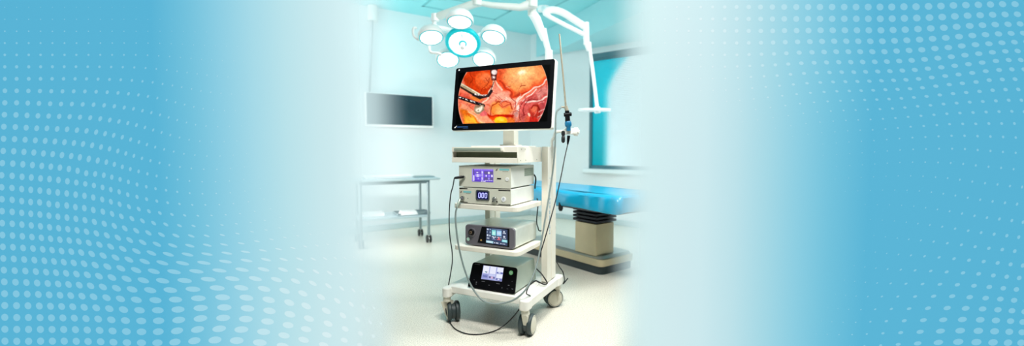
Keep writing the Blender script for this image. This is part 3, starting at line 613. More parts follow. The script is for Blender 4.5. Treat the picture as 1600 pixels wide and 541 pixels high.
it = [(0,0,1,.10,(150,120,245)), (.02,.03,.97,.08,LP,'t',90), (0,0,.035,1,LP), (.05,0,.10,.45,GP), (.05,.5,.11,.95,WP,'t',150), (.13,.17,.42,.36,(120,96,200)), (.20,.24,.30,.32,WP,'o'), (.15,.40,.42,.60,LP), (.22,.42,.32,.52,WP,'o'), (.20,.56,.34,.62,WP,'o'), (.15,.66,.42,.85,P), (.26,.70,.34,.82,LP,'o'),
      (.44,.14,.54,.90,(150,124,246)), (.46,.16,.52,.34,WP,'t',140), (.46,.40,.52,.56,WP,'o'), (.465,.44,.515,.52,P,'o'), (.46,.64,.52,.84,WP,'t',130), (.57,.18,1,.40,GP), (.75,.20,.84,.38,WP,'o'), (.60,.44,.72,.60,LP,'t',120), (.64,.46,.70,.58,WP,'o'), (.77,.44,.84,.60,LP), (.90,.44,.97,.60,WP), (.57,.64,1,.84,GP), (.75,.65,.84,.82,LP,'o'), (.62,.86,.97,.90,WP,'t',110), (.43,.92,.64,1,WP,'t',70), (.10,.92,.42,1,(86,60,180)), (.66,.92,1,1,(86,60,190)), (0,.97,1,1,LP)]
screen_grid('touchscreen', e1, lambda s, t: (sx0+(sx1-sx0)*s, -hy-.0012, sz0+(sz1-sz0)*t), 96, 64, paint(96, 64, P, it, 1), SCREEN)
q = D1P(726, 277.5); mbs = MB(); mbs.cyl((q[0], -hy+.001, q[1]), (q[0], -hy-.010, q[1]), .009, n=20); mbs.build('socket', CHROME, f1, bevel=.001)
q = D1P(780.6, 280); MB().box(q[0]-.013, q[0]+.013, -hy-.0008, -hy, q[1]-.0035, q[1]+.0035).build('usb_port', BLACK, f1)
q = D1P(793, 280.6); pbm = MB(); pbm.cyl((q[0], -hy+.001, q[1]), (q[0], -hy-.003, q[1]), .0105, n=24); pbm.cyl((q[0]+.001, -hy-.003, q[1]), (q[0]+.001, -hy-.0036, q[1]), .004, n=16, mi=1); pbm.build('power_button', [BUTTONW, DEVGREY], f1)
vg = MB(); ny_, nz_ = 17, 8
vg.box(hx+.0002, hx+.0006, .02, .145, .062, .108)
for i in range(ny_):
    for k in range(nz_):
        yy = .024+i*.0072+(k % 2)*.0036; zz = .0645+k*.0055; vg.box(hx+.0006, hx+.0009, yy, yy+.0035, zz, zz+.0028, 1)
vg.build('vent_grille', [CASEGREEN, pm('vent_hole', (110, 126, 112), .7)], e1)
# 2: light source with the 000 readout
e2 = dev('light_source_unit', 'slim beige box with blue 000 readout, directly under the purple-screen box', U0+W1/2, V0+D1/2, .7276)
b2 = MB(); b2.box(-hx, hx, -hy+.006, hy, .006, .0955)
for sx in (-1, 1):
    for sy in (-1, 1): b2.cyl((sx*(hx-.03), sy*(hy-.03), 0), (sx*(hx-.03), sy*(hy-.03), .007), .014, n=16, mi=1)
b2.build('housing', [DEVSIDE, SOFTBLACK], e2, bevel=.002)
f2m = MB().prism(rrect(-hx, hx, .005, .0955, .002), -hy, -hy+.006, 'y')
for (a, c) in ((-hx+.002, -hx+.058), (hx-.078, hx-.002)):
    f2m.box(a, c, -hy-.0006, -hy, .0862, .0922, 1); f2m.box(a, c, -hy-.0006, -hy, .0075, .0115, 1)
def D2P(px, py): return -hx+W1*(px-717.3)/80.7, .0955-.0905*(py-(294.2+(px-717.3)*.05))/24.4
q = D2P(718.8, 301.2); small_logo(f2m, q[0], -hy, q[1], .95, 2, 3); f2 = f2m.build('front_panel', [DEVGREY, BLACK, LOGOGREY, LOGOCYAN], e2)
q = D2P(755.4, 307); dx, dz = .0425, .0285
rb = MB(); rb.ring(rrect(q[0]-dx, q[0]+dx, q[1]-dz, q[1]+dz, .009), rrect(q[0]-dx+.006, q[0]+dx-.006, q[1]-dz+.006, q[1]+dz-.006, .005), -hy-.005, -hy, 'y')
rb.ring(rrect(q[0]-dx-.003, q[0]+dx+.003, q[1]-dz-.003, q[1]+dz+.003, .011), rrect(q[0]-dx, q[0]+dx, q[1]-dz, q[1]+dz, .009), -hy-.003, -hy, 'y', 1)
dis = rb.build('display', [pm('bezel_grey', (70, 76, 78), .3), CHROME], e2, bevel=.001)
nv = MB(); nv.box(q[0]-dx+.006, q[0]+dx-.006, -hy-.0008, -hy+.001, q[1]-dz+.006, q[1]+dz-.006); nv.build('display_glass', NAVY, dis)
dg = MB()
for k in (-1, 0, 1):
    cx = q[0]+k*.0205+.0005; sk = lambda pts: [(a+(c-q[1])*.08, c) for a, c in pts]
    dg.ring(sk(rrect(cx-.0078, cx+.0078, q[1]-.0155, q[1]+.0155, .0055)), sk(rrect(cx-.0042, cx+.0042, q[1]-.0115, q[1]+.0115, .003)), -hy-.0016, -hy-.0008, 'y')
lab(dg.build('digits', DIGIT, dis), 'glowing digits reading 000')
q = D2P(724, 311.2); sm_ = MB(); sm_.cyl((q[0], -hy, q[1]), (q[0], -hy-.012, q[1]), .013, .012, n=24); sm_.cyl((q[0]-.002, -hy-.012, q[1]-.001), (q[0]-.004, -hy-.022, q[1]-.003), .008, n=20, mi=1); sm_.build('socket', [CHROME, GUNMETAL], f2)
q = D2P(774.5, 313); kn = MB(); kn.cyl((q[0], -hy, q[1]), (q[0], -hy-.012, q[1]), .0155, .014, n=28); kn.cyl((q[0], -hy-.012, q[1]), (q[0], -hy-.016, q[1]), .009, n=20)
kn.build('knob', CHROME, f2, bevel=.001)
kf = MB()
for s_ in (-1, 1): kf.cyl((q[0]+s_*.014, -hy, q[1]-.013), (q[0]+s_*.014, -hy-.006, q[1]-.013), .0035, n=10)
kf.build('knob_pin', SOFTBLACK, f2)
q = D2P(787.5, 312.8); pb = MB(); pb.cyl((q[0], -hy, q[1]), (q[0], -hy-.003, q[1]), .015, n=28); pb.build('power_button', BUTTONW, f2, bevel=.001)
pt = MB(); pt.ring([(q[0]+.005*math.cos(a)-.001, q[1]+.006*math.sin(a)) for a in np.linspace(.6, 5.7, 14)], [(q[0]+.0035*math.cos(a)-.001, q[1]+.0045*math.sin(a)) for a in np.linspace(.6, 5.7, 14)], -hy-.0036, -hy-.003, 'y'); pt.box(q[0]-.0008, q[0]+.0008, -hy-.0036, -hy-.003, q[1], q[1]+.007); pt.build('power_symbol', LOGOBLUE, f2)
q = D2P(731.5, 311.8); dt = MB().cyl((q[0], -hy, q[1]), (q[0], -hy-.001, q[1]), .0028, n=12); dt.build('indicator', GUNMETAL, f2)
# 3: grey console with scope socket
u3a, u3b, v3a, v3b = -.3595, -.0365, .036, .352; W3, D3 = u3b-u3a, v3b-v3a; hx, hy = W3/2, D3/2
e3 = dev('endoscopy_console', 'gunmetal-fronted console with round socket and colour touchscreen on the middle shelf', (u3a+u3b)/2, (v3a+v3b)/2, .4768)
b3 = MB(); b3.prism(rrect(-hx, hx, .008, .124, .014, 5), -hy+.018, hy, 'y', 0)
for sx in (-1, 1):
    for sy in (-1, 1): b3.cyl((sx*(hx-.04), sy*(hy-.05), 0), (sx*(hx-.04), sy*(hy-.05), .009), .016, n=16, mi=1)
b3.build('housing', [pm('silver_green_case', (224, 231, 223), .32, metal=.3), SOFTBLACK], e3, bevel=.002)
f3 = MB().prism(rrect(-hx-.001, hx+.001, .006, .126, .020, 6), -hy, -hy+.018, 'y').build('front_panel', GUNMETAL, e3, bevel=.004, seg=3)
def D3P(px, py): return -hx+W3*(px-727.8)/76.0, .126-.120*(py-(352.8+(px-727.8)*.075))/29.6
bz = [D3P(754.5, 356.2), D3P(796.5, 359.2), D3P(796.5, 384.8), D3P(747.5, 379.6)]
bzO = MB().prism(bz, -hy-.002, -hy+.001, 'y').build('display', BLACK, e3, bevel=.0008)
sa = D3P(762, 358); sb = D3P(793.8, 382.6); pz0, pz1 = .126-.120*.10, .126-.120*.86
B3, T3 = (62, 74, 104), (214, 224, 240)
it = [(.02,.05,.10,.13,T3), (.14,.05,.22,.13,(150,170,200)), (.02,.22,.09,.34,(140,158,190),'t',60), (.14,.22,.22,.34,(140,158,190),'t',60), (.03,.42,.10,.54,T3), (.14,.44,.20,.54,(190,200,220)), (.04,.62,.18,.72,T3,'t',50), (.26,.02,.72,.06,(120,140,180)), (.26,.10,.46,.46,(134,220,224)), (.30,.20,.42,.40,(196,246,236)), (.49,.10,.72,.46,(150,196,236)), (.52,.18,.69,.38,(200,226,246)), (.26,.52,.46,.58,T3,'t',70), (.49,.52,.72,.58,T3,'t',70), (.33,.54,.40,.66,T3,'o'), (.57,.52,.64,.68,(240,120,130),'o'), (.28,.68,.46,.72,(120,140,180)), (.50,.66,.70,.71,(220,110,120)), (.80,.10,.88,.20,T3,'o'), (.78,.22,.92,.28,T3,'t',80), (.80,.40,.90,.52,T3,'o'), (.78,.54,.93,.58,T3,'t',80), (.74,.64,.99,.80,(140,214,226)), (.78,.68,.95,.76,(190,240,240)), (.0,.84,.34,.98,(170,216,230)), (.05,.87,.28,.95,(220,240,246)), (.38,.88,.60,.95,T3,'t',60), (.66,.88,.92,.95,(170,180,200),'t',60)]
p00, p10, p11, p01 = D3P(762.3, 357.6), D3P(794, 360.2), D3P(794, 383.2), D3P(761.2, 379.4)
def bil(a, b_, c, d_, y): return lambda s, t: ((a[0]*(1-s)+b_[0]*s)*(1-t)+(d_[0]*(1-s)+c[0]*s)*t, y, (a[1]*(1-s)+b_[1]*s)*(1-t)+(d_[1]*(1-s)+c[1]*s)*t)
screen_grid('touchscreen', bzO, bil(p00, p10, p11, p01, -hy-.0030), 96, 64, paint(96, 64, B3, it, 2), SCREEN)
q = D3P(738.6, 364.4); sk3 = MB(Matrix.Translation((q[0], -hy, q[1])) @ Matrix.Rotation(R(90), 4, 'X'))
sk3.lathe([(.027, -.002), (.026, .003), (.020, .005), (.020, .002)], 36); sk3.lathe([(.0185, 0), (.0185, .010), (.015, .013), (.009, .013), (.009, .006), (0, .006)], 32, 1); sk3.lathe([(.009, .005), (.009, .018), (.006, .019), (.006, .008), (0, .008)], 24, 2)
sk3.build('scope_socket', [GUNMETAL, BLACK, pm('socket_bronze', (150, 130, 110), .3, metal=.6)], f3)
q = D3P(732.5, 374.8); MB().cyl((q[0], -hy, q[1]), (q[0], -hy-.001, q[1]), .0115, n=6).build('round_sticker', MINT, f3)
q = D3P(753.5, 375.8); MB(Matrix.Translation((q[0], 0, q[1]))).cyl((0, -hy-.0015, 0), (0, -hy-.003, 0), .0055, n=18).build('power_button', pm('amber_button', (170, 140, 84), .35, emit=.2), bzO)
# 4: black fronted recorder with sloping face
u4a, u4b, v4a, v4b = -.346, -.037, .042, .352; W4, D4 = u4b-u4a, v4b-v4a; hx, hy = W4/2, D4/2
e4 = dev('recorder_unit', 'black-faced sloping console with white-blue screen on the bottom deck of the cart', (u4a+u4b)/2, (v4a+v4b)/2, .22)
SL = .050; Z4 = .143
b4 = MB(); tp = rrect(-hx+.012, hx-.012, .0, 1, .001, 1)
b4.hexa([(-hx, -hy+.004, .010), (hx, -hy+.004, .010), (hx, hy, .010), (-hx, hy, .010)], [(-hx+.012, -hy+SL+.002, Z4), (hx-.012, -hy+SL+.002, Z4), (hx-.012, hy, Z4), (-hx+.012, hy, Z4)])
for sx in (-1, 1):
    for sy in (-1, 1): b4.cyl((sx*(hx-.04), sy*(hy-.05), 0), (sx*(hx-.04), sy*(hy-.05), .011), .015, n=16, mi=1)
b4.build('housing', [CASEGREEN, SOFTBLACK], e4, bevel=.012, seg=4)
LEN4 = math.hypot(SL, Z4-.006); ang = math.atan2(SL, Z4-.006)
FM = Matrix.Translation((0, -hy, .006)) @ Matrix.Rotation(-ang, 4, 'X')       # local: x right, z up the slope, -y outwards
f4m = MB(FM); f4m.prism([(p[0]*(1-.04*p[1]/LEN4), p[1]) for p in rrect(-hx-.001, hx+.001, 0, LEN4, .016, 5, (1,1,0,0))], -.003, .004, 'y')
def D4P(px, py):
    t = (py-(410.5+(px-741)*.108))/(35.2+(px-741)*.085); lx = 740.5-6.2*t; rxx = 808.5-4.3*t
    return -hx+W4*(px-lx)/(rxx-lx), LEN4*(1-t)
for px, py, w_, h_ in ((747.5, 439, .006, .005), (747.2, 441.6, .006, .004), (744, 435.5, .006, .002), (758, 438.3, .022, .0025), (780, 442, .022, .0025), (767, 443.9, .010, .003), (795.6, 444.6, .010, .0035), (786, 448.2, .003, .006), (800.3, 438.8, .003, .003), (801, 450.2, .012, .0025), (794, 449.9, .010, .0012), (748.5, 413.6, .036, .002)):
    q = D4P(px, py); f4m.box(q[0]-w_/2, q[0]+w_/2, -.0034, -.003, q[1]-h_/2, q[1]+h_/2, 1)
f4 = f4m.build('front_panel', [BLACK, GREYPRINT], e4)
q4 = [D4P(758.2, 415), D4P(788, 418.2), D4P(785.6, 438.8), D4P(754.8, 434.6)]
W4c, L4 = (226, 230, 250), (178, 184, 232)
it = [(.32,0,.35,1,(176,180,226)), (.66,0,.69,1,(176,180,226)), (0,0,1,.02,W4c), (.02,.03,.31,.54,(238,240,254)), (.36,.03,.65,.54,(234,236,254)), (.70,.03,.99,.34,(236,238,254)), (.12,.40,.18,.50,(90,150,170),'o'), (.19,.40,.24,.52,(60,80,120)), (.70,.36,.99,.46,(90,100,170)), (.78,.38,.88,.44,(214,220,246)), (.70,.50,.99,.78,(232,236,254)), (.02,.62,.31,.92,(146,152,206)), (.06,.70,.27,.82,(110,118,180)), (.36,.58,.65,.70,(200,206,244)), (.36,.74,.65,.86,(100,100,150)), (.45,.72,.56,.90,(214,180,214),'o'), (.70,.80,.99,.96,(120,126,190)), (.78,.82,.88,.92,(230,232,250),'o'), (.03,.94,.62,.985,(150,156,214)), (.10,.60,.22,.63,(150,156,214))]
scr = screen_grid('touchscreen', f4, lambda s, t: tuple(FM @ Vector(bil(*q4, -.0036)(s, t))), 84, 64, paint(84, 64, L4, it, 3), SCREEN)
q = D4P(798.6, 425.4); gbm = MB(FM); gbm.cyl((q[0], -.003, q[1]), (q[0], -.006, q[1]), .0125, n=28); gbm.ring([(q[0]+.0065*math.cos(a), q[1]+.0065*math.sin(a)) for a in np.linspace(0, 6.0, 18)], [(q[0]+.0042*math.cos(a), q[1]+.0042*math.sin(a)) for a in np.linspace(0, 6.0, 18)], -.0066, -.006, 'y', 1); gbm.build('power_button', [GREENDOT, BUTTONW], f4)

# ------------------------------------------------------------------ endoscope, cables
tip = aty(874, 53, 2.75); eye = aty(884, 166, 2.75)
sc_ = thing('rigid_endoscope', 'slim brassy rigid endoscope with black and blue camera head, upright in the cart clamp', 'endoscope', aty(888, 206, 2.75))
o = sc_.location
s1 = MB(); s1.tube([tip, tip+(eye-tip)*.5, eye], [.0050, .0053, .0060], 16); s1.cyl(eye, aty(886.5, 176, 2.75), .011, .013, n=20)
lp = eye+(aty(886.5, 176, 2.75)-eye)*.2; s1.cyl(lp, lp+Vector((-.03, 0, .004)), .006, n=14)
s1.build('shaft', GOLD, sc_, off=o)
s2 = MB(); s2.cyl(aty(886, 173, 2.745), aty(887, 190, 2.745), .0135, .0165, n=24); s2.cyl(aty(881, 179.5, 2.74), aty(893, 178.5, 2.74), .012, n=20); s2.build('coupler', BLACK, sc_, off=o, bevel=.002)
s3 = MB(); pts = [aty(887.4, 189.5, 2.745), aty(887.6, 192, 2.745), aty(888, 196.5, 2.745), aty(888.3, 199, 2.745), aty(888.5, 204.5, 2.745)]
s3.tube(pts, [.017, .021, .021, .0135, .013], 24); s3.build('camera_head', TEALBLUE, sc_, off=o)
s4 = MB(); s4.tube([aty(888.6, 212, 2.75), aty(888, 218, 2.75), aty(887, 226, 2.75)], [.010, .009, .0045], 16); s4.build('strain_relief', BLACK, sc_, off=o)
def cable(name, label, pts, r, mat, plugs=(), n=8):
    o = thing(name, label, 'cable', pts[0]); sp = spline(pts, n)
    MB().tube(sp, r, 10).build('cord', mat, o, off=o.location)
    for a, b_, r0, r1, m in plugs: MB().tube([a, a+(b_-a)*.15, a+(b_-a)*.85, b_], [r0*.8, r0, r1, r1*.7], 16).build('plug', m, o, off=o.location)
    return o
AY = aty
plugA = cart(-.352, .004, .886); plugB = plugA+Vector((-.050, -.012, -.006))
cam_pts = [AY(887, 226, 2.75), AY(882.5, 246, 2.71), AY(877, 274, 2.66), AY(868.5, 312, 2.62), AY(858, 350, 2.57), AY(848, 384, 2.53), AY(839, 412, 2.49), AY(829.5, 440, 2.455), AY(822.5, 458, 2.44), cart(.040, .085, .213), cart(.026, .06, .19), cart(.004, .035, .160), AY(809, 486.5, 2.43),
           atz(802, 495, .085), atz(791, 506, .030), atz(779, 514.5, .006), atz(763, 520.5, .004), atz(744, 523, .004), atz(726, 521, .004), atz(711, 514, .004), atz(702.5, 503, .010), AY(697.8, 490, 2.60), AY(696.2, 476, 2.65), AY(697.5, 464, 2.69), AY(699.6, 453, 2.71),
           AY(701.3, 443, 2.71), AY(704, 428, 2.68), AY(706.8, 408, 2.63), AY(706, 390, 2.60), AY(703.2, 372, 2.58), AY(701.9, 350, 2.56), AY(702.3, 325, 2.54), AY(704.5, 303, 2.54), AY(707.5, 292, 2.54), plugB]
cable('camera_cable', 'thin black cable from the scope head, looping over the floor to the purple-screen box', cam_pts, .0034, SOFTBLACK, [(plugB, plugA, .007, .009, BLACK)])
lgA = cart(-.364, -.008, .7276+.0345); lgB = AY(716.5, 317, 2.535); lgC = AY(713.8, 324, 2.53)
lg_pts = [lp+Vector((-.028, 0, .004)), AY(874.5, 170, 2.74), AY(870, 174.5, 2.73), AY(868.4, 184, 2.72), AY(868, 205, 2.70), AY(867, 232, 2.68), AY(864, 265, 2.66), AY(858.5, 302, 2.63), AY(852.5, 338, 2.59), AY(847, 372, 2.55), AY(841.5, 402, 2.50), AY(834, 428, 2.45), AY(822, 452, 2.40), AY(806, 467, 2.385), AY(788, 473.8, 2.385), AY(770, 475.2, 2.39), AY(754, 469.5, 2.41),
          AY(740.5, 454, 2.44), AY(730, 433, 2.465), AY(721.5, 406, 2.49), AY(715.5, 378, 2.50), AY(712.2, 350, 2.515), AY(712, 334, 2.525), lgC]
lgc = cable('light_guide_cable', 'grey hose from the scope, drooping across the cart front to the 000 box', lg_pts, .0052, CABLEGREY, [(lgC, lgA+(lgB-lgA)*.1, .006, .0075, HANDLEG)])
POWER = [('black power cord sagging behind the middle shelf beside the right upright', [cart(-.05, .395, .735), cart(-.045, .40, .70), AY(838.5, 345, 2.80), AY(840.5, 355, 2.80), AY(845, 361, 2.80), cart(.018, .53, .55), cart(.02, .52, .47)], .0036),
         ('black power cord looped on the bottom deck beside the right upright', [cart(-.035, .352, .30), AY(839, 421, 2.70), AY(846, 428, 2.67), AY(852.5, 437.5, 2.645), atz(855, 443, .2245), atz(850, 444.5, .2245), atz(843, 441.5, .2245), atz(837, 439, .2245), atz(830, 443.5, .2245), atz(824, 448, .2245)], .0040),
         ('black power cord curling out behind the right upright above the rear caster', [cart(.03, .51, .33), AY(874, 417, 2.93), AY(879, 424, 2.93), AY(881, 431, 2.93), AY(882.3, 438, 2.90), AY(880, 444, 2.90), cart(.09, .60, .185)], .0036),
         ('short black lead hanging from the back of the purple-screen box', [cart(-.065, .346, .90), AY(836.3, 276, 2.795), AY(837, 283, 2.80), AY(836, 290, 2.80), cart(-.06, .385, .80)], .0048)]
for l_, pts_, r_ in POWER: cable('power_cord', l_, pts_, r_, SOFTBLACK)

# ------------------------------------------------------------------ surgical light
HC = Vector((-.434, 4.0, 2.005)); SLM = Matrix.Rotation(R(-25), 4, 'X'); HUM = Matrix.Translation((0, -.03, -.01)) @ Matrix.Rotation(R(-40), 4, 'X')
sl = thing('surgical_light', 'white ceiling operating lamp with five lit pods around a cyan-ringed centre pod', 'surgical light', HC)
hub = MB(HUM)
hub.lathe([(.0, .075), (.06, .075), (.12, .05), (.150, .015), (.158, -.012), (.150, -.030), (.128, -.034), (.120, -.022), (.0, -.022)], 56)
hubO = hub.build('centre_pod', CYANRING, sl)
lf = MB(HUM); n = 96
prof = [(.124+.0035*math.cos(k*2*math.pi/n*24)) for k in range(n)]
lf.hexa([(prof[k]*math.cos(2*math.pi*k/n), prof[k]*math.sin(2*math.pi*k/n), -.026) for k in range(n)], [(prof[k]*math.cos(2*math.pi*k/n), prof[k]*math.sin(2*math.pi*k/n), -.020) for k in range(n)])
for k in range(24):
    a = 2*math.pi*(k+.5)/24; lf.cyl((.1225*math.cos(a), .1225*math.sin(a), -.0265), (.1225*math.cos(a), .1225*math.sin(a), -.024), .0045, n=8, mi=1)
lf.build('led_face', [LED, LEDEDGE], hubO)
gh = MB(HUM); gh.lathe([(.036, -.026), (.036, -.030), (.024, -.032), (.024, -.026)], 32, 1); gh.lathe([(.023, -.026), (.022, -.075), (.018, -.088), (0, -.090)], 28); gh.box(-.004, .004, -.098, -.062, -.0285, -.0255, 1); gh.build('sterile_handle', [LAMPWHITE, CYANRING], hubO)
RP = .287
for k in range(5):
    a = R(-90+72*k); cx, cy2 = RP*math.cos(a), RP*math.sin(a)
    PM = SLM @ Matrix.Translation((cx, cy2, -.012)) @ Matrix.Rotation(R(-9), 4, Vector((math.sin(a), -math.cos(a), 0))) @ Matrix.Scale(.92, 4)
    p = MB(PM); p.lathe([(0, .085), (.05, .082), (.10, .06), (.123, .02), (.125, -.012), (.120, -.020), (.113, -.020), (.113, -.010), (0, -.010)], 48)
    pod = p.build('lamp_pod', LAMPWHITE, sl)
    g = MB(PM); g.lathe([(.1145, -.012), (.1145, -.0205), (.1035, -.0205), (.1035, -.012)], 48); g.build('lens_rim', CYANRING, pod)
    g = MB(PM); nn = 72; pr_ = [.1025+.003*math.cos(q*2*math.pi/nn*18) for q in range(nn)]
    g.hexa([(pr_[q]*math.cos(2*math.pi*q/nn), pr_[q]*math.sin(2*math.pi*q/nn), -.022) for q in range(nn)], [(pr_[q]*math.cos(2*math.pi*q/nn), pr_[q]*math.sin(2*math.pi*q/nn), -.012) for q in range(nn)]); g.build('led_face', LED, pod)
    arm = MB(SLM); arm.tube([(.13*math.cos(a), .13*math.sin(a), .03), (.19*math.cos(a), .19*math.sin(a), .03)], .022, 12); arm.build('pod_bracket', LAMPWHITE, sl)
def Wp(px, py, Y): return aty(px, py, Y)-HC
yk = MB(); yk.tube(spline([Wp(680, 30, 4.06), Wp(678.5, 38, 4.08), Wp(684, 43, 4.12), Wp(700, 46, 4.16), Wp(722, 56, 4.10)], 6), .020, 14); yk.cyl(Wp(680, 33, 4.06), Wp(680, 22, 4.06), .036, n=24)
yk.build('yoke', LAMPWHITE, sl)
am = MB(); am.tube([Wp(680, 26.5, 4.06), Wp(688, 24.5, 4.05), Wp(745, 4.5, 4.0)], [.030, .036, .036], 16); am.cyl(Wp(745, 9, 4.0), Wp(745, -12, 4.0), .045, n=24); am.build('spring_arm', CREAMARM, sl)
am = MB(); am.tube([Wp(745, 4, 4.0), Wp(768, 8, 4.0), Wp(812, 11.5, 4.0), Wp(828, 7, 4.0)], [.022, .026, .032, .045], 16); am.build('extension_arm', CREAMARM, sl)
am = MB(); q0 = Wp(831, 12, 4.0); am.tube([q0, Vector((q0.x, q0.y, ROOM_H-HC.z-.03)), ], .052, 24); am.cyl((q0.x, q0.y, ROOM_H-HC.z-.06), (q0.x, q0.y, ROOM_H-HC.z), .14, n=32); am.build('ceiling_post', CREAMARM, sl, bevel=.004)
def handle(pts): k = MB(); k.tube(spline([Wp(*p) for p in pts], 6), [.011]*((len(pts)-1)*6+1), 12); k.build('side_handle', LAMPWHITE, sl)
handle([(661, 60, 3.97), (655, 62, 3.95), (647.5, 57, 3.94), (645.2, 50, 3.94), (646.5, 44, 3.94), (651, 43.5, 3.95)])
handle([(671, 72, 3.92), (671.5, 79, 3.90), (675, 82.5, 3.89), (684, 83, 3.88), (690, 86, 3.88)])
# ceiling boom beside it, dropping behind the monitor
q = aty(836, 14, 4.05); bm_ = thing('ceiling_boom', 'white jointed ceiling arm dropping down behind the top of the cart monitor', 'ceiling arm', (q.x, q.y, q.z))
B = lambda px, py, Y: aty(px, py, Y)-bm_.location
k = MB(); k.tube([B(831, 13, 4.10), B(832, 24, 4.10)], .042, 20); k.build('joint', CREAMARM, bm_, bevel=.003)
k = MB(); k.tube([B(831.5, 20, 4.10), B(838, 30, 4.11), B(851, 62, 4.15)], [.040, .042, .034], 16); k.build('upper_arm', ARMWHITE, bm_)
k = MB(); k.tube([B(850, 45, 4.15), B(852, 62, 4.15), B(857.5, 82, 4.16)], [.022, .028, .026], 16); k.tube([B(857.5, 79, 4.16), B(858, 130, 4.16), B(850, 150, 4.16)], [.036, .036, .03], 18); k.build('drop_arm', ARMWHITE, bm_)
# looped boom with drop pole and flat tray in front of the window
q = aty(915, 45, 4.4); ib = thing('tray_boom', 'white looped ceiling arm with long thin drop pole and flat tray, before the window', 'ceiling arm', (q.x, q.y, q.z))
B = lambda px, py, Y: aty(px, py, Y)-ib.location
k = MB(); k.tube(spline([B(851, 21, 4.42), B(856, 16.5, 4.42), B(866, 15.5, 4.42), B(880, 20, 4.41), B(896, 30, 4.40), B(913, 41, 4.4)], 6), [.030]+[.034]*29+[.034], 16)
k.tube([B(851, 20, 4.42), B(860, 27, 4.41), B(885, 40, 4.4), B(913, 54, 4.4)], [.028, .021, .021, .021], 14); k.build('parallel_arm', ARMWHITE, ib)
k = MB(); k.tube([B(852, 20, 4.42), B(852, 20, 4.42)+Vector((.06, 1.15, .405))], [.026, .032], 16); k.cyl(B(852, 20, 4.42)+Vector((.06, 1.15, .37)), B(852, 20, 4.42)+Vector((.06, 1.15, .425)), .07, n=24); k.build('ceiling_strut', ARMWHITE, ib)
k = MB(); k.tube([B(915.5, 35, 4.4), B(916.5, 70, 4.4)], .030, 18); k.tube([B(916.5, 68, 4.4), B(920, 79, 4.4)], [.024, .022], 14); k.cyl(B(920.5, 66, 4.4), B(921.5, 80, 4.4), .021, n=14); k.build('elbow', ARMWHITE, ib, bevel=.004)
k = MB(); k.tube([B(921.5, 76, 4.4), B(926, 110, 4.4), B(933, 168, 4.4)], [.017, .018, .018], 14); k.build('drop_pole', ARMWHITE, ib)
k = MB(); c = B(924, 172, 4.4); k.prism([(c.x+.13*math.cos(a)+(.06 if math.cos(a) > 0 else 0), c.y+.10*math.sin(a)) for a in np.linspace(0, 2*math.pi, 33)[:-1]], c.z-.012, c.z+.012); k.cyl(B(933, 167, 4.4), B(933.5, 177, 4.4), .03, n=20); k.tube([B(935, 171, 4.4), B(946, 170.5, 4.4)], .010, 12); k.build('tray', ARMWHITE, ib, bevel=.004)

# ------------------------------------------------------------------ operating table
bd = Vector((.60, -.80, 0)); bw = Vector((.80, .60, 0))      # long axis towards the viewer, across
PC = Vector((.717, 3.800, 0)); PN = Vector((.7006, 3.6423, 0))
tb = thing('operating_table', 'steel operating table on a rubber-skirted plate base, right of the cart', 'operating table', (PC.x, PC.y, 0))
def bt(a, w, z): q = bd*a+bw*w; return (q.x, q.y, z)       # local: along, across, up
def plate(mb, a0, a1, w0, w1, z0, z1, r, mi=0, inset=0):
    mb.hexa([bt(x, y, z0) for x, y in rrect(a0, a1, w0, w1, r, 5)], [bt(x, y, z1) for x, y in rrect(a0+inset, a1-inset, w0+inset, w1-inset, max(r-inset, .004), 5)], mi); return mb
# near corner of the plate on the floor is at about (.73, 3.60)
nc = Vector((.735, 3.60, 0))-PC; na, nw = nc.dot(bd), nc.dot(bw)
bs = MB(); plate(bs, na-1.05, na, nw, nw+.42, .0, .068, .05); tbb = bs.build('rubber_skirt', pm('dark_skirt', (44, 58, 62), .5), tb)
bs = MB(); plate(bs, na-1.05, na+.012, nw-.012, nw+.43, .068, .128, .05); plate(bs, na-1.04, na, nw, nw+.42, .128, .150, .045, 1, .02); bs.build('base_plate', [STEEL, STEELTOP], tb, bevel=.004)
pn = PN-PC; pa_, pw_ = pn.dot(bd), pn.dot(bw)
ped = MB(); plate(ped, pa_-.245, pa_, pw_, pw_+.225, .15, .418, .006); ped.build('pedestal', STEEL, tb, bevel=.003)
bl_ = MB(); zz = .418
for k in range(5):
    i0, i1 = .014, -.018
    plate(bl_, pa_-.245+i0, pa_-i0, pw_+i0, pw_+.225-i0, zz, zz+.010, .008); plate(bl_, pa_-.245+i1, pa_-i1, pw_+i1, pw_+.225-i1, zz+.010, zz+.0295, .014); zz += .0305
bl_.build('bellows', BELLOWS, tb, bevel=.004)
nm = Vector((.745, 3.07, 0))-PC; ma, mw = nm.dot(bd), nm.dot(bw)      # near corner of the top
LT, WT = 1.95, .62
tt_ = MB(); plate(tt_, ma-LT+.05, ma-.05, mw+.05, mw+WT-.05, .572, .617, .02); tt_.tube([Vector(bt(ma-LT+.1, mw+.03, .598)), Vector(bt(ma-.1, mw+.03, .598))], .012, 10); tt_.build('tabletop', GUNMETAL, tb, bevel=.004)
ck = MB(); c = Vector(aty(876, 326, 3.55))-PC; ck.tube([c+Vector((0, 0, .05)), c, c+Vector((0, 0, -.02))], [.016, .02, .012], 12); ck.tube([c+Vector((0, 0, .035)), Vector(bt(c.dot(bd), mw+.06, c.z+.035))], .010, 10); ck.build('side_clamp', SOFTBLACK, tb)
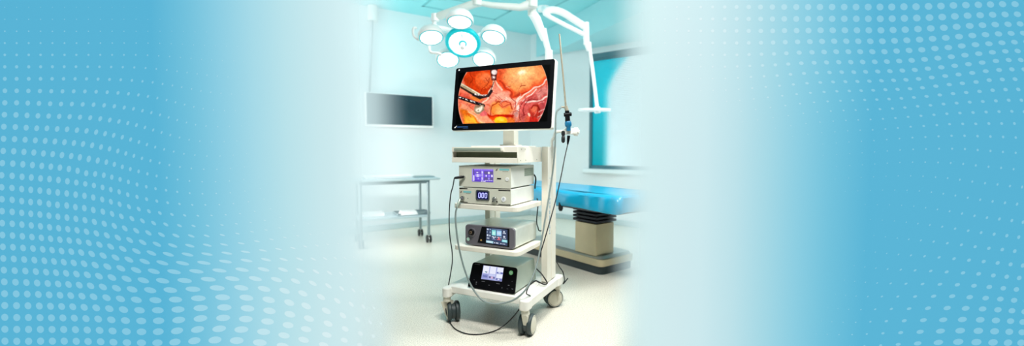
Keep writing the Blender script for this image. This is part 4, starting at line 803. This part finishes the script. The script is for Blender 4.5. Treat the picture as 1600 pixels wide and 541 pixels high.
# drape: one draped cloth with a rounded edge, sagging wrinkled skirt
dr = thing('surgical_drape', 'glossy blue drape with creased sides covering the operating table top', 'drape', (PC.x, PC.y, .57))
rr = np.random.RandomState(3); NA, TOPZ = 150, .712
per = rrect(ma-LT, ma, mw, mw+WT, .05, 8); pts = []
for (x0, y0), (x1, y1) in zip(per, per[1:]+per[:1]):
    d = math.hypot(x1-x0, y1-y0); k = max(1, int(d/.016)); pts += [(x0+(x1-x0)*i/k, y0+(y1-y0)*i/k) for i in range(k)]
n = len(pts); cxm, cym = ma-LT/2, mw+WT/2
arc = np.arange(n)*.016; wav = .55*np.sin(arc*17+1.2*np.sin(arc*5.1))+.35*np.sin(arc*31+2*np.sin(arc*7))
vs, fs = [], []
prof = [(-.09, 0, 0), (-.05, .0, .0), (-.022, -.004, .06), (-.006, -.018, .3), (.0, -.040, .8), (.002, -.066, 1), (.004, -.092, 1), (.002, -.116, .9), (-.004, -.132, .6), (-.03, -.136, .2)]
for off, dz, wv in prof:
    for i, (x, y) in enumerate(pts):
        nx_ = (1 if x > ma-.06 else (-1 if x < ma-LT+.06 else 0)); ny_2 = (1 if y > mw+WT-.06 else (-1 if y < mw+.06 else 0)); l = math.hypot(nx_, ny_2) or 1
        w = wav[i]*.017*wv; fo = off+w
        sag = (.010*math.sin(arc[i]*3.1+.4)+.008*math.sin(arc[i]*8))*(1 if dz < -.06 else 0)
        xx, yy = x+nx_/l*fo, y+ny_2/l*fo; vs.append(bt(xx, yy, TOPZ+dz+sag*(dz/-.13)-.57+ .004*math.sin(xx*9)*math.cos(yy*11)))
for j in range(len(prof)-1):
    for i in range(n): fs.append((j*n+i, j*n+(i+1) % n, (j+1)*n+(i+1) % n, (j+1)*n+i))
fs.append(list(range(n)))
MB().add(vs, fs).build('cloth', DRAPE, dr)

# ------------------------------------------------------------------ instrument trolley by the back wall
n1_, f1_ = Vector((-.931, 4.887, 0)), Vector((-1.099, 5.248, 0)); al = Vector((-.907, -.421, 0))
tr = thing('instrument_trolley', 'steel two-tier instrument trolley on castors by the back wall, left of the cart', 'trolley', n1_+(f1_-n1_)*.5+al*.35)
o = tr.location; ac = (f1_-n1_).normalized()
def tp_(a, w, z): q = n1_+al*a+ac*w-o; return (q.x, q.y, z)
WT_ = .398
k = MB(); k.hexa([tp_(a, w, .700) for a, w in rrect(-.13, .86, -.03, WT_+.03, .03)], [tp_(a, w, .722) for a, w in rrect(-.14, .87, -.04, WT_+.04, .03)]); k.build('tabletop', TROLTOP, tr, bevel=.003)
k = MB(); k.hexa([tp_(a, w, .665) for a, w in rrect(-.02, .74, -.0, WT_, .01)], [tp_(a, w, .70) for a, w in rrect(-.02, .74, .0, WT_, .01)]); k.build('apron', TROLSTEEL, tr)
k = MB(); k.hexa([tp_(a, w, .288) for a, w in rrect(-.015, .735, -.005, WT_+.005, .01)], [tp_(a, w, .312) for a, w in rrect(-.015, .735, -.005, WT_+.005, .01)]); k.build('lower_shelf', TROLTOP, tr, bevel=.003)
for a in (0, .72):
    for w in (0, WT_):
        k = MB(); k.cyl(tp_(a, w, .085), tp_(a, w, .68), .0155, n=18); k.build('leg', TROLSTEEL, tr)
        k = MB(); k.cyl(tp_(a, w, .09), tp_(a, w, .07), .017, n=14, mi=1)
        for s_ in (-1, 1): c = Vector(tp_(a+s_*.0, w, .042)); x = al*.0+ac; k.cyl(c+al*(.010*s_), c+al*(.026*s_), .042, n=28)
        c = Vector(tp_(a, w, .042)); k.cyl(c-al*.008, c+al*.008, .02, n=14, mi=1); k.build('caster', [SOFTBLACK, CHROME], tr, bevel=.003)
def on_tr(name, label, cat, a, w, z): q = n1_+al*a+ac*w; return thing(name, label, cat, (q.x, q.y, z), math.atan2(al.y, al.x))
t_ = on_tr('white_tray', 'flat white tray lying on the top of the steel trolley', 'tray', .40, .22, .7225)
k = MB(); k.hexa([(x, y, 0) for x, y in rrect(-.24, .24, -.13, .13, .02)], [(x, y, .028) for x, y in rrect(-.26, .26, -.15, .15, .02)]); k.build('tray_body', PAPER, t_, bevel=.003)
t_ = on_tr('steel_lid', 'flat grey metal dish lying beside the white tray on the trolley', 'lid', -.0, .24, .7225)  # flat steel lid laid on the trolley top
k = MB(); k.hexa([(x, y, 0) for x, y in rrect(-.12, .12, -.11, .11, .02)], [(x, y, .012) for x, y in rrect(-.11, .11, -.10, .10, .02)]); k.build('lid_body', TROLSTEEL, t_, bevel=.003)
t_ = on_tr('steel_tray', 'shallow steel tray on the lower shelf of the trolley', 'tray', .15, .18, .3125)
k = MB(); k.ring(rrect(-.19, .19, -.13, .13, .02), rrect(-.18, .18, -.12, .12, .015), .0, .022, 'z'); k.prism(rrect(-.18, .18, -.12, .12, .015), 0, .004); k.build('tray_body', TROLSTEEL, t_)
t_ = on_tr('folded_cloth', 'white folded cloth lying in the steel tray on the trolley shelf', 'cloth', .20, .12, .317)
k = MB(); 
for i in range(3): k.hexa([(x*(1-.06*i), y*(1-.06*i), .012*i) for x, y in rrect(-.10, .10, -.09, .09, .03)], [(x*(.97-.06*i), y*(.97-.06*i), .012*i+.012) for x, y in rrect(-.10, .10, -.09, .09, .03)])
k.build('cloth', PAPER, t_, bevel=.004)
t_ = on_tr('white_box', 'low white carton at the far left of the trolley lower shelf', 'box', .58, .2, .3125)
k = MB(); k.box(-.12, .12, -.1, .1, 0, .035); k.build('carton', PAPER, t_, bevel=.003)

# ------------------------------------------------------------------ dark monitor on a boom by the back wall
def LW(s, z, d): q = A0+DL*s-NL*d; return Vector((q.x, q.y, z))
wm = thing('boom_monitor', 'switched-off dark monitor on a white boom arm against the back wall', 'monitor', LW(2.09, 1.54, .06))
ob_ = wm.location
def wl(s, z, d): return tuple(LW(s, z, d)-ob_)
def wbox(mb, s0, s1, z0, z1, d0, d1, mi=0):
    p = [wl(s0, 0, d0), wl(s1, 0, d0), wl(s1, 0, d1), wl(s0, 0, d1)]; 
    return mb.hexa([(x, y, z0-ob_.z) for x, y, _ in p], [(x, y, z1-ob_.z) for x, y, _ in p], mi)
k = MB(); wbox(k, 1.665, 2.56, 1.325, 1.745, .03, .075); k.build('casing', LAMPWHITE, wm, bevel=.006)
k = MB(); wbox(k, 1.683, 2.545, 1.352, 1.735, .075, .079); k.build('screen', SCREENOFF, wm)
k = MB(); k.tube([wl(2.5, 1.74, .05), wl(2.5, 1.80, .06), wl(2.45, 2.72, .06)], [.012, .012, .014], 14); k.build('boom_arm', TROLSTEEL, wm)
k = MB(); k.cyl(wl(2.45, 2.62, .06), wl(2.45, 2.80, .06), .06, n=20); k.build('ceiling_mount', CREAMARM, wm)

# ------------------------------------------------------------------ lights, world, camera
def area(name, loc, target, sx, sy, power, col):
    l = bpy.data.lights.new(name, 'AREA'); l.shape = 'RECTANGLE'; l.size = sx; l.size_y = sy; l.energy = power; l.color = col
    o = bpy.data.objects.new(name, l); COL.objects.link(o); o.location = loc
    d = Vector(target)-Vector(loc); o.rotation_euler = d.to_track_quat('-Z', 'Y').to_euler(); return o
area('key_light', (1.75, 2.62, 2.6), (0, 2.6, .6), .8, .8, 58, (1, .99, .96))
area('ceiling_light_front', (.15, 1.45, 2.78), (-.1, 2.3, 0), .8, .5, 110, (1, .975, .935))
area('hidden_fill_left', (-2.2, 4.9, 2.77), (-1.4, 6.2, 1.0), 1.4, 1.0, 24, (1, .98, .96))  # unseen fill added behind the left panel to brighten the rear
area('hidden_fill_right', (2.0, 4.3, 2.77), (1.4, 4.6, 0), 1.0, 1.0, 30, (1, .98, .95))  # unseen fill added behind the right panel to brighten the rear floor
area('back_wall_fill', (-2.0, 4.35, .85), (-.9, 6.3, .6), 1.2, 1.2, 21, (1, .97, .95))  # added lamp out of view, whitens the lower back wall
area('window_wall_fill', (1.9, 4.2, 1.0), (1.1, 6.4, 1.0), 1.0, 1.2, 9, (.95, 1, 1))  # added lamp out of view, lifts the window wall
area('cyan_uplight_fill', (-1.5, 4.7, 2.2), (-.4, 6.3, 2.8), 1.4, .5, 2.6, (.15, .95, 1))  # added cyan lamp out of view, tints upper wall and ceiling
w = bpy.data.worlds.new('World'); SC.world = w; w.use_nodes = True
bg = w.node_tree.nodes['Background']; bg.inputs['Color'].default_value = (1, .98, .94, 1); bg.inputs['Strength'].default_value = .08

cam = bpy.data.cameras.new('Camera'); co = bpy.data.objects.new('Camera', cam); COL.objects.link(co)
co.location = EYE; co.rotation_euler = (math.pi/2-PITCH, 0, 0)
cam.sensor_width = 36; cam.lens = 36*F/1600; cam.clip_start = .05
cam.dof.use_dof = True; cam.dof.focus_distance = 2.55; cam.dof.aperture_fstop = .85
SC.camera = co
SC.view_settings.view_transform = 'Standard'; SC.view_settings.look = 'None'; SC.view_settings.exposure = 0; SC.view_settings.gamma = 1
SC.cycles.use_denoising = True
SC.cycles.max_bounces = 8; SC.cycles.transparent_max_bounces = 16; SC.cycles.sample_clamp_indirect = 4
